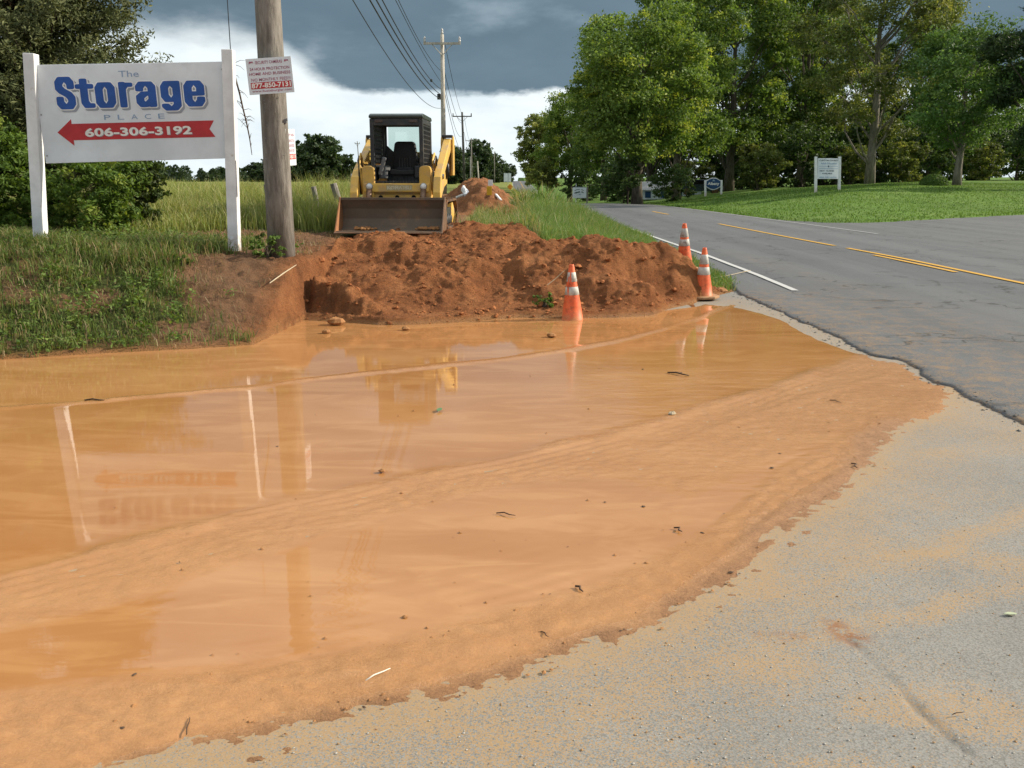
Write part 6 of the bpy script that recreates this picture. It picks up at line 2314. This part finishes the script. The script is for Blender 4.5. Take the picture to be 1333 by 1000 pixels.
twig('dark forked stick floating near the second cone reflection', (869, 485), (897, 489), .011, M_twig, fork=True)
twig('dark curved twig lying on the smooth mud in mid pool', (646, 668), (671, 671), .005, M_twig, bend=.015)
twig('stubby dark twig near the textured mud edge', (877, 687), (888, 692), .006, M_twig)
twig('dark bent twig on the damp mud band', (749, 763), (759, 770), .007, M_twig, bend=.01)
twig('thin twig standing out of the mud below the bent twig', (704, 822), (714, 829), .003, M_twig, bend=.006, fork=True)
twig('pale white straw lying on the near mud', (476, 886), (508, 870), .004, simple('white_straw', (0.74, 0.70, 0.60), .6), bend=.004)
twig('thin straight twig pressed into the lowest corner of the mud', (243, 956), (247, 934), .003, M_twig, bend=.003)
twig('short dark twig by the far pavement rim', (1108, 603), (1116, 609), .006, M_twig)
twig('thin dark twig on the rippled shallow', (1080, 521), (1095, 524), .006, M_twig)
twig('dark speck of bark on the calm water by the sign reflection', (110, 521), (136, 521), .009, M_twig)
twig('small dark twig on the bare pavement', (1240, 930), (1255, 927), .0025, M_twig, bend=.002)
a_ = at(385, 333, Y=11.4); b_ = at(350, 352, Y=10.75)
a_.z = ground(a_.x, a_.y) + .10; b_.z = ground(b_.x, b_.y) + .08
T = thing('stick', 'pale dry stick leaning on the cut beside the utility pole', 'stick', b_)
MB().tube([Vector((0, 0, 0)), (a_ - b_) * .5 + Vector((0, 0, .03)), a_ - b_ + Vector((0, 0, .05))], [.006, .008, .005], 6).build('stem', M_drytwig, T)
s0, s1 = at(918, 364, z=.06), at(977, 352, z=.06)
T = thing('string', 'pale string stretched over the grass from the cone to the white edge line', 'string', s0)
MB().tube([Vector((0, 0, 0)), (s1 - s0) * .5 + Vector((0, 0, -.01)), s1 - s0], .006, 5).build('strand', M_drytwig, T)
a_ = at(722, 386, Y=12.2); b_ = at(730, 376, Y=12.3)
T = thing('stick', 'pale dry stick poking out of the clods beside the first cone', 'stick', (a_.x - .1, 12.2, ground(a_.x - .1, 12.2)))
MB().tube([Vector((0, 0, 0)), Vector((.10, .05, .07)), Vector((.24, .10, .19))], [.006, .006, .003], 6).build('stem', M_drytwig, T)


def lump(rng, r, flat=.6):
    mb = MB()
    prof = [(0, -r * .5 * flat), (r * .8, -r * .3 * flat), (r, .1 * r * flat), (r * .75, r * .6 * flat), (r * .3, r * .9 * flat), (0, r * flat)]
    mb.lathe(prof, 8)
    mb.v = [(x * rng.uniform(.8, 1.2), y * rng.uniform(.8, 1.2), z * rng.uniform(.75, 1.25)) for x, y, z in mb.v]
    return mb


rs_ = random.Random(21)
for (px, py, r_, lb, mt) in [(718, 437, .055, 'pale clay clod sitting in the water before the first cone', M_clod), (875, 538, .030, 'pale clay flake on the mud ridge below the forked stick', M_drytwig),
                             (437, 421, .11, 'wet clay clod on the mud shelf below the cut', M_clod), (528, 428, .05, 'small clay clod at the water edge under the loader', M_clod),
                             (425, 432, .05, 'small clay crumb at the edge of the mud shelf', M_clod), (938, 380, .10, 'crumbly clay clod beside the cone base at the road edge', M_clod),
                             (930, 377, .07, 'smaller clay clod behind the crumbly one at the road edge', M_clod), (497, 612, .02, 'tiny clay crumb on the mud ridge', M_clod)]:
    p = at(px, py, z=.02)
    o = lump(rs_, r_).build('clay_clod', mt, None, smooth=False, bevel=r_ * .12)
    o.location = (p.x, p.y, .01 + r_ * .2); o.rotation_euler = (0, 0, rs_.uniform(0, 6))
    tag(o, lb, 'clod', 'loose clay clods')
for (px, py, s, lb, mt) in [(287, 428, .05, 'crumpled scrap of white litter on the bare bank', M_bag), (137, 457, .045, 'flat white litter scrap at the water edge by the grass', M_bag),
                            (240, 470, .0, '', None)]:
    if not mt: continue
    Yl = at(px, py, z=.25).y
    x = at(px, py, Y=Yl).x
    o = lump(rs_, s, .35).build('litter_scrap', mt, None, bevel=.004)
    o.location = (x, Yl, ground(x, Yl) + .012)
    tag(o, lb, 'litter')


def leaf_thing(label, px, py, L, col, z=.012):
    p = at(px, py, z=z)
    mb = MB()
    prof = [(-.5, 0), (-.25, .16), (.1, .20), (.5, 0), (.1, -.20), (-.25, -.16)]
    mb.prism([(a * L, b * L) for a, b in prof], 0, .003, 'z')
    mb.v = [(x, y, zz_ + .25 * abs(y) + .15 * L * (x / L) ** 2) for x, y, zz_ in mb.v]
    o = mb.build('fallen_leaf', simple(label.replace(' ', '_')[:30], col, .6), None)
    o.location = p; o.rotation_euler = (0, 0, px * .7)
    tag(o, label, 'leaf')


leaf_thing('pale green leaf lying on the bare pavement', 1315, 800, .055, (.42, .46, .30), .006)
leaf_thing('small green leaf floating on the muddy water', 572, 534, .10, (.10, .20, .08), .014)

# clods and stones strewn over the mound, too many to count
rng_ = np.random.default_rng(8)
mb = MB()
cnt = 0
while cnt < 700:
    x = rng_.uniform(-2.7, 3.1); y = rng_.uniform(10.6, 15.6)
    if y < float(foot(x)) + .02 or float(mound_mask(np.array([x]), np.array([y]))[0]) < .5:
        continue
    low_ = math.exp(-(y - float(foot(x))) / .8)
    if rng_.uniform() > .35 + .65 * low_:
        continue
    r_ = min(.06, .010 / rng_.uniform(.12, 1) ** .8)
    z = float(bank_z(np.array([x]), np.array([y]))[0]) + r_ * .25
    m = Matrix.Rotation(rng_.uniform(0, 6.3), 3, 'Z') @ Matrix.Rotation(rng_.uniform(-.7, .7), 3, 'X') @ Matrix.Diagonal((rng_.uniform(.8, 1.4), rng_.uniform(.7, 1.1), rng_.uniform(.4, .75))).to_3x3()
    k0 = len(mb.v)
    mb.lathe([(0.001, -r_), (r_ * .85, -r_ * .35), (r_, r_ * .2), (r_ * .6, r_ * .75), (0.001, r_)], 6, (x, y, z), m)
    mb.v[k0:] = [(a + rng_.normal(0, r_ * .12), b + rng_.normal(0, r_ * .12), c + rng_.normal(0, r_ * .12)) for a, b, c in mb.v[k0:]]
    cnt += 1
o = mb.build('clods', simple('clay_clods', (0.34, 0.132, 0.052), .95, .1, wear=(0.17, 0.065, 0.028), bump=.6, bscale=50), None)
for an, val in (('green', 0), ('wet', 0), ('dry', .1)):
    a = o.data.attributes.new(an, 'FLOAT', 'POINT'); a.data.foreach_set('value', np.full(len(o.data.vertices), val, dtype=np.float32))
tag(o, kind='stuff')


def crumbs(name, n, place, r0, r1, mat, flat=.6, seed=5):
    """grit strewn over a surface, too many to count"""
    rng = np.random.default_rng(seed)
    V, Fs = [], []
    base = np.array([[1, 0, 0], [.3, .95, 0], [-.8, .6, 0], [-.8, -.6, 0], [.3, -.95, 0], [0, 0, .8], [.1, .1, -.4]])
    fc = np.array([[0, 1, 5], [1, 2, 5], [2, 3, 5], [3, 4, 5], [4, 0, 5], [1, 0, 6], [2, 1, 6], [3, 2, 6], [4, 3, 6], [0, 4, 6]])
    k = 0
    while k < n:
        x, y, z = place(rng)
        if z is None: continue
        r = r0 + (r1 - r0) * rng.uniform() ** 3
        a = rng.uniform(0, 6.3)
        p = base * rng.uniform(.7, 1.3, (7, 3)) * r * np.array([1, rng.uniform(.5, 1), flat])
        p = np.stack([p[:, 0] * math.cos(a) - p[:, 1] * math.sin(a), p[:, 0] * math.sin(a) + p[:, 1] * math.cos(a), p[:, 2]], -1)
        V.append(p + np.array([x, y, z + r * flat * .25])); Fs.append(fc + 7 * k)
        k += 1
    o = np_mesh(name, np.concatenate(V), np.concatenate(Fs), mat, smooth=False)
    return tag(o, kind='stuff')


def on_mud(rng):
    px = rng.uniform(150, 1230); py = rng.uniform(480, 960)
    if rng.uniform() > .12 + .88 * float(sstep(-60, 60, np.array(py - pc(B2, px)))): return 0, 0, None
    p = at(px, py, z=0)
    if not in_poly(np.array([p.x]), np.array([p.y]), OUT)[0]: return 0, 0, None
    return p.x, p.y, .006


def on_pavement(rng):
    px = rng.uniform(300, 1333); py = rng.uniform(520, 1000) 
    p = at(px, py, z=0)
    if in_poly(np.array([p.x]), np.array([p.y]), OUT)[0] or p.x > float(road_l(p.y)) - .05: return 0, 0, None
    return p.x, p.y, .001


crumbs('mud_crumbs', 240, on_mud, .003, .014, M_clod, .5, 5)
crumbs('bark_flecks', 45, on_mud, .004, .016, M_twig, .35, 6)
crumbs('pavement_grit', 900, on_pavement, .0015, .0055, simple('pale_grit', (0.40, 0.38, 0.34), .8), .7, 7)
crumbs('pavement_clay_crumbs', 380, on_pavement, .0015, .006, simple('dry_clay_grit', (0.34, 0.20, 0.09), .9), .6, 8)


def on_edge(rng):
    y = rng.uniform(5.5, 14); x = float(road_l(y)) + rng.normal(-.02, .08)
    return x, y, (.02 if x > float(road_l(y)) else .0)


crumbs('asphalt_crumbs', 420, on_edge, .004, .018, simple('loose_asphalt', (0.09, 0.088, 0.085), .9), .6, 9)
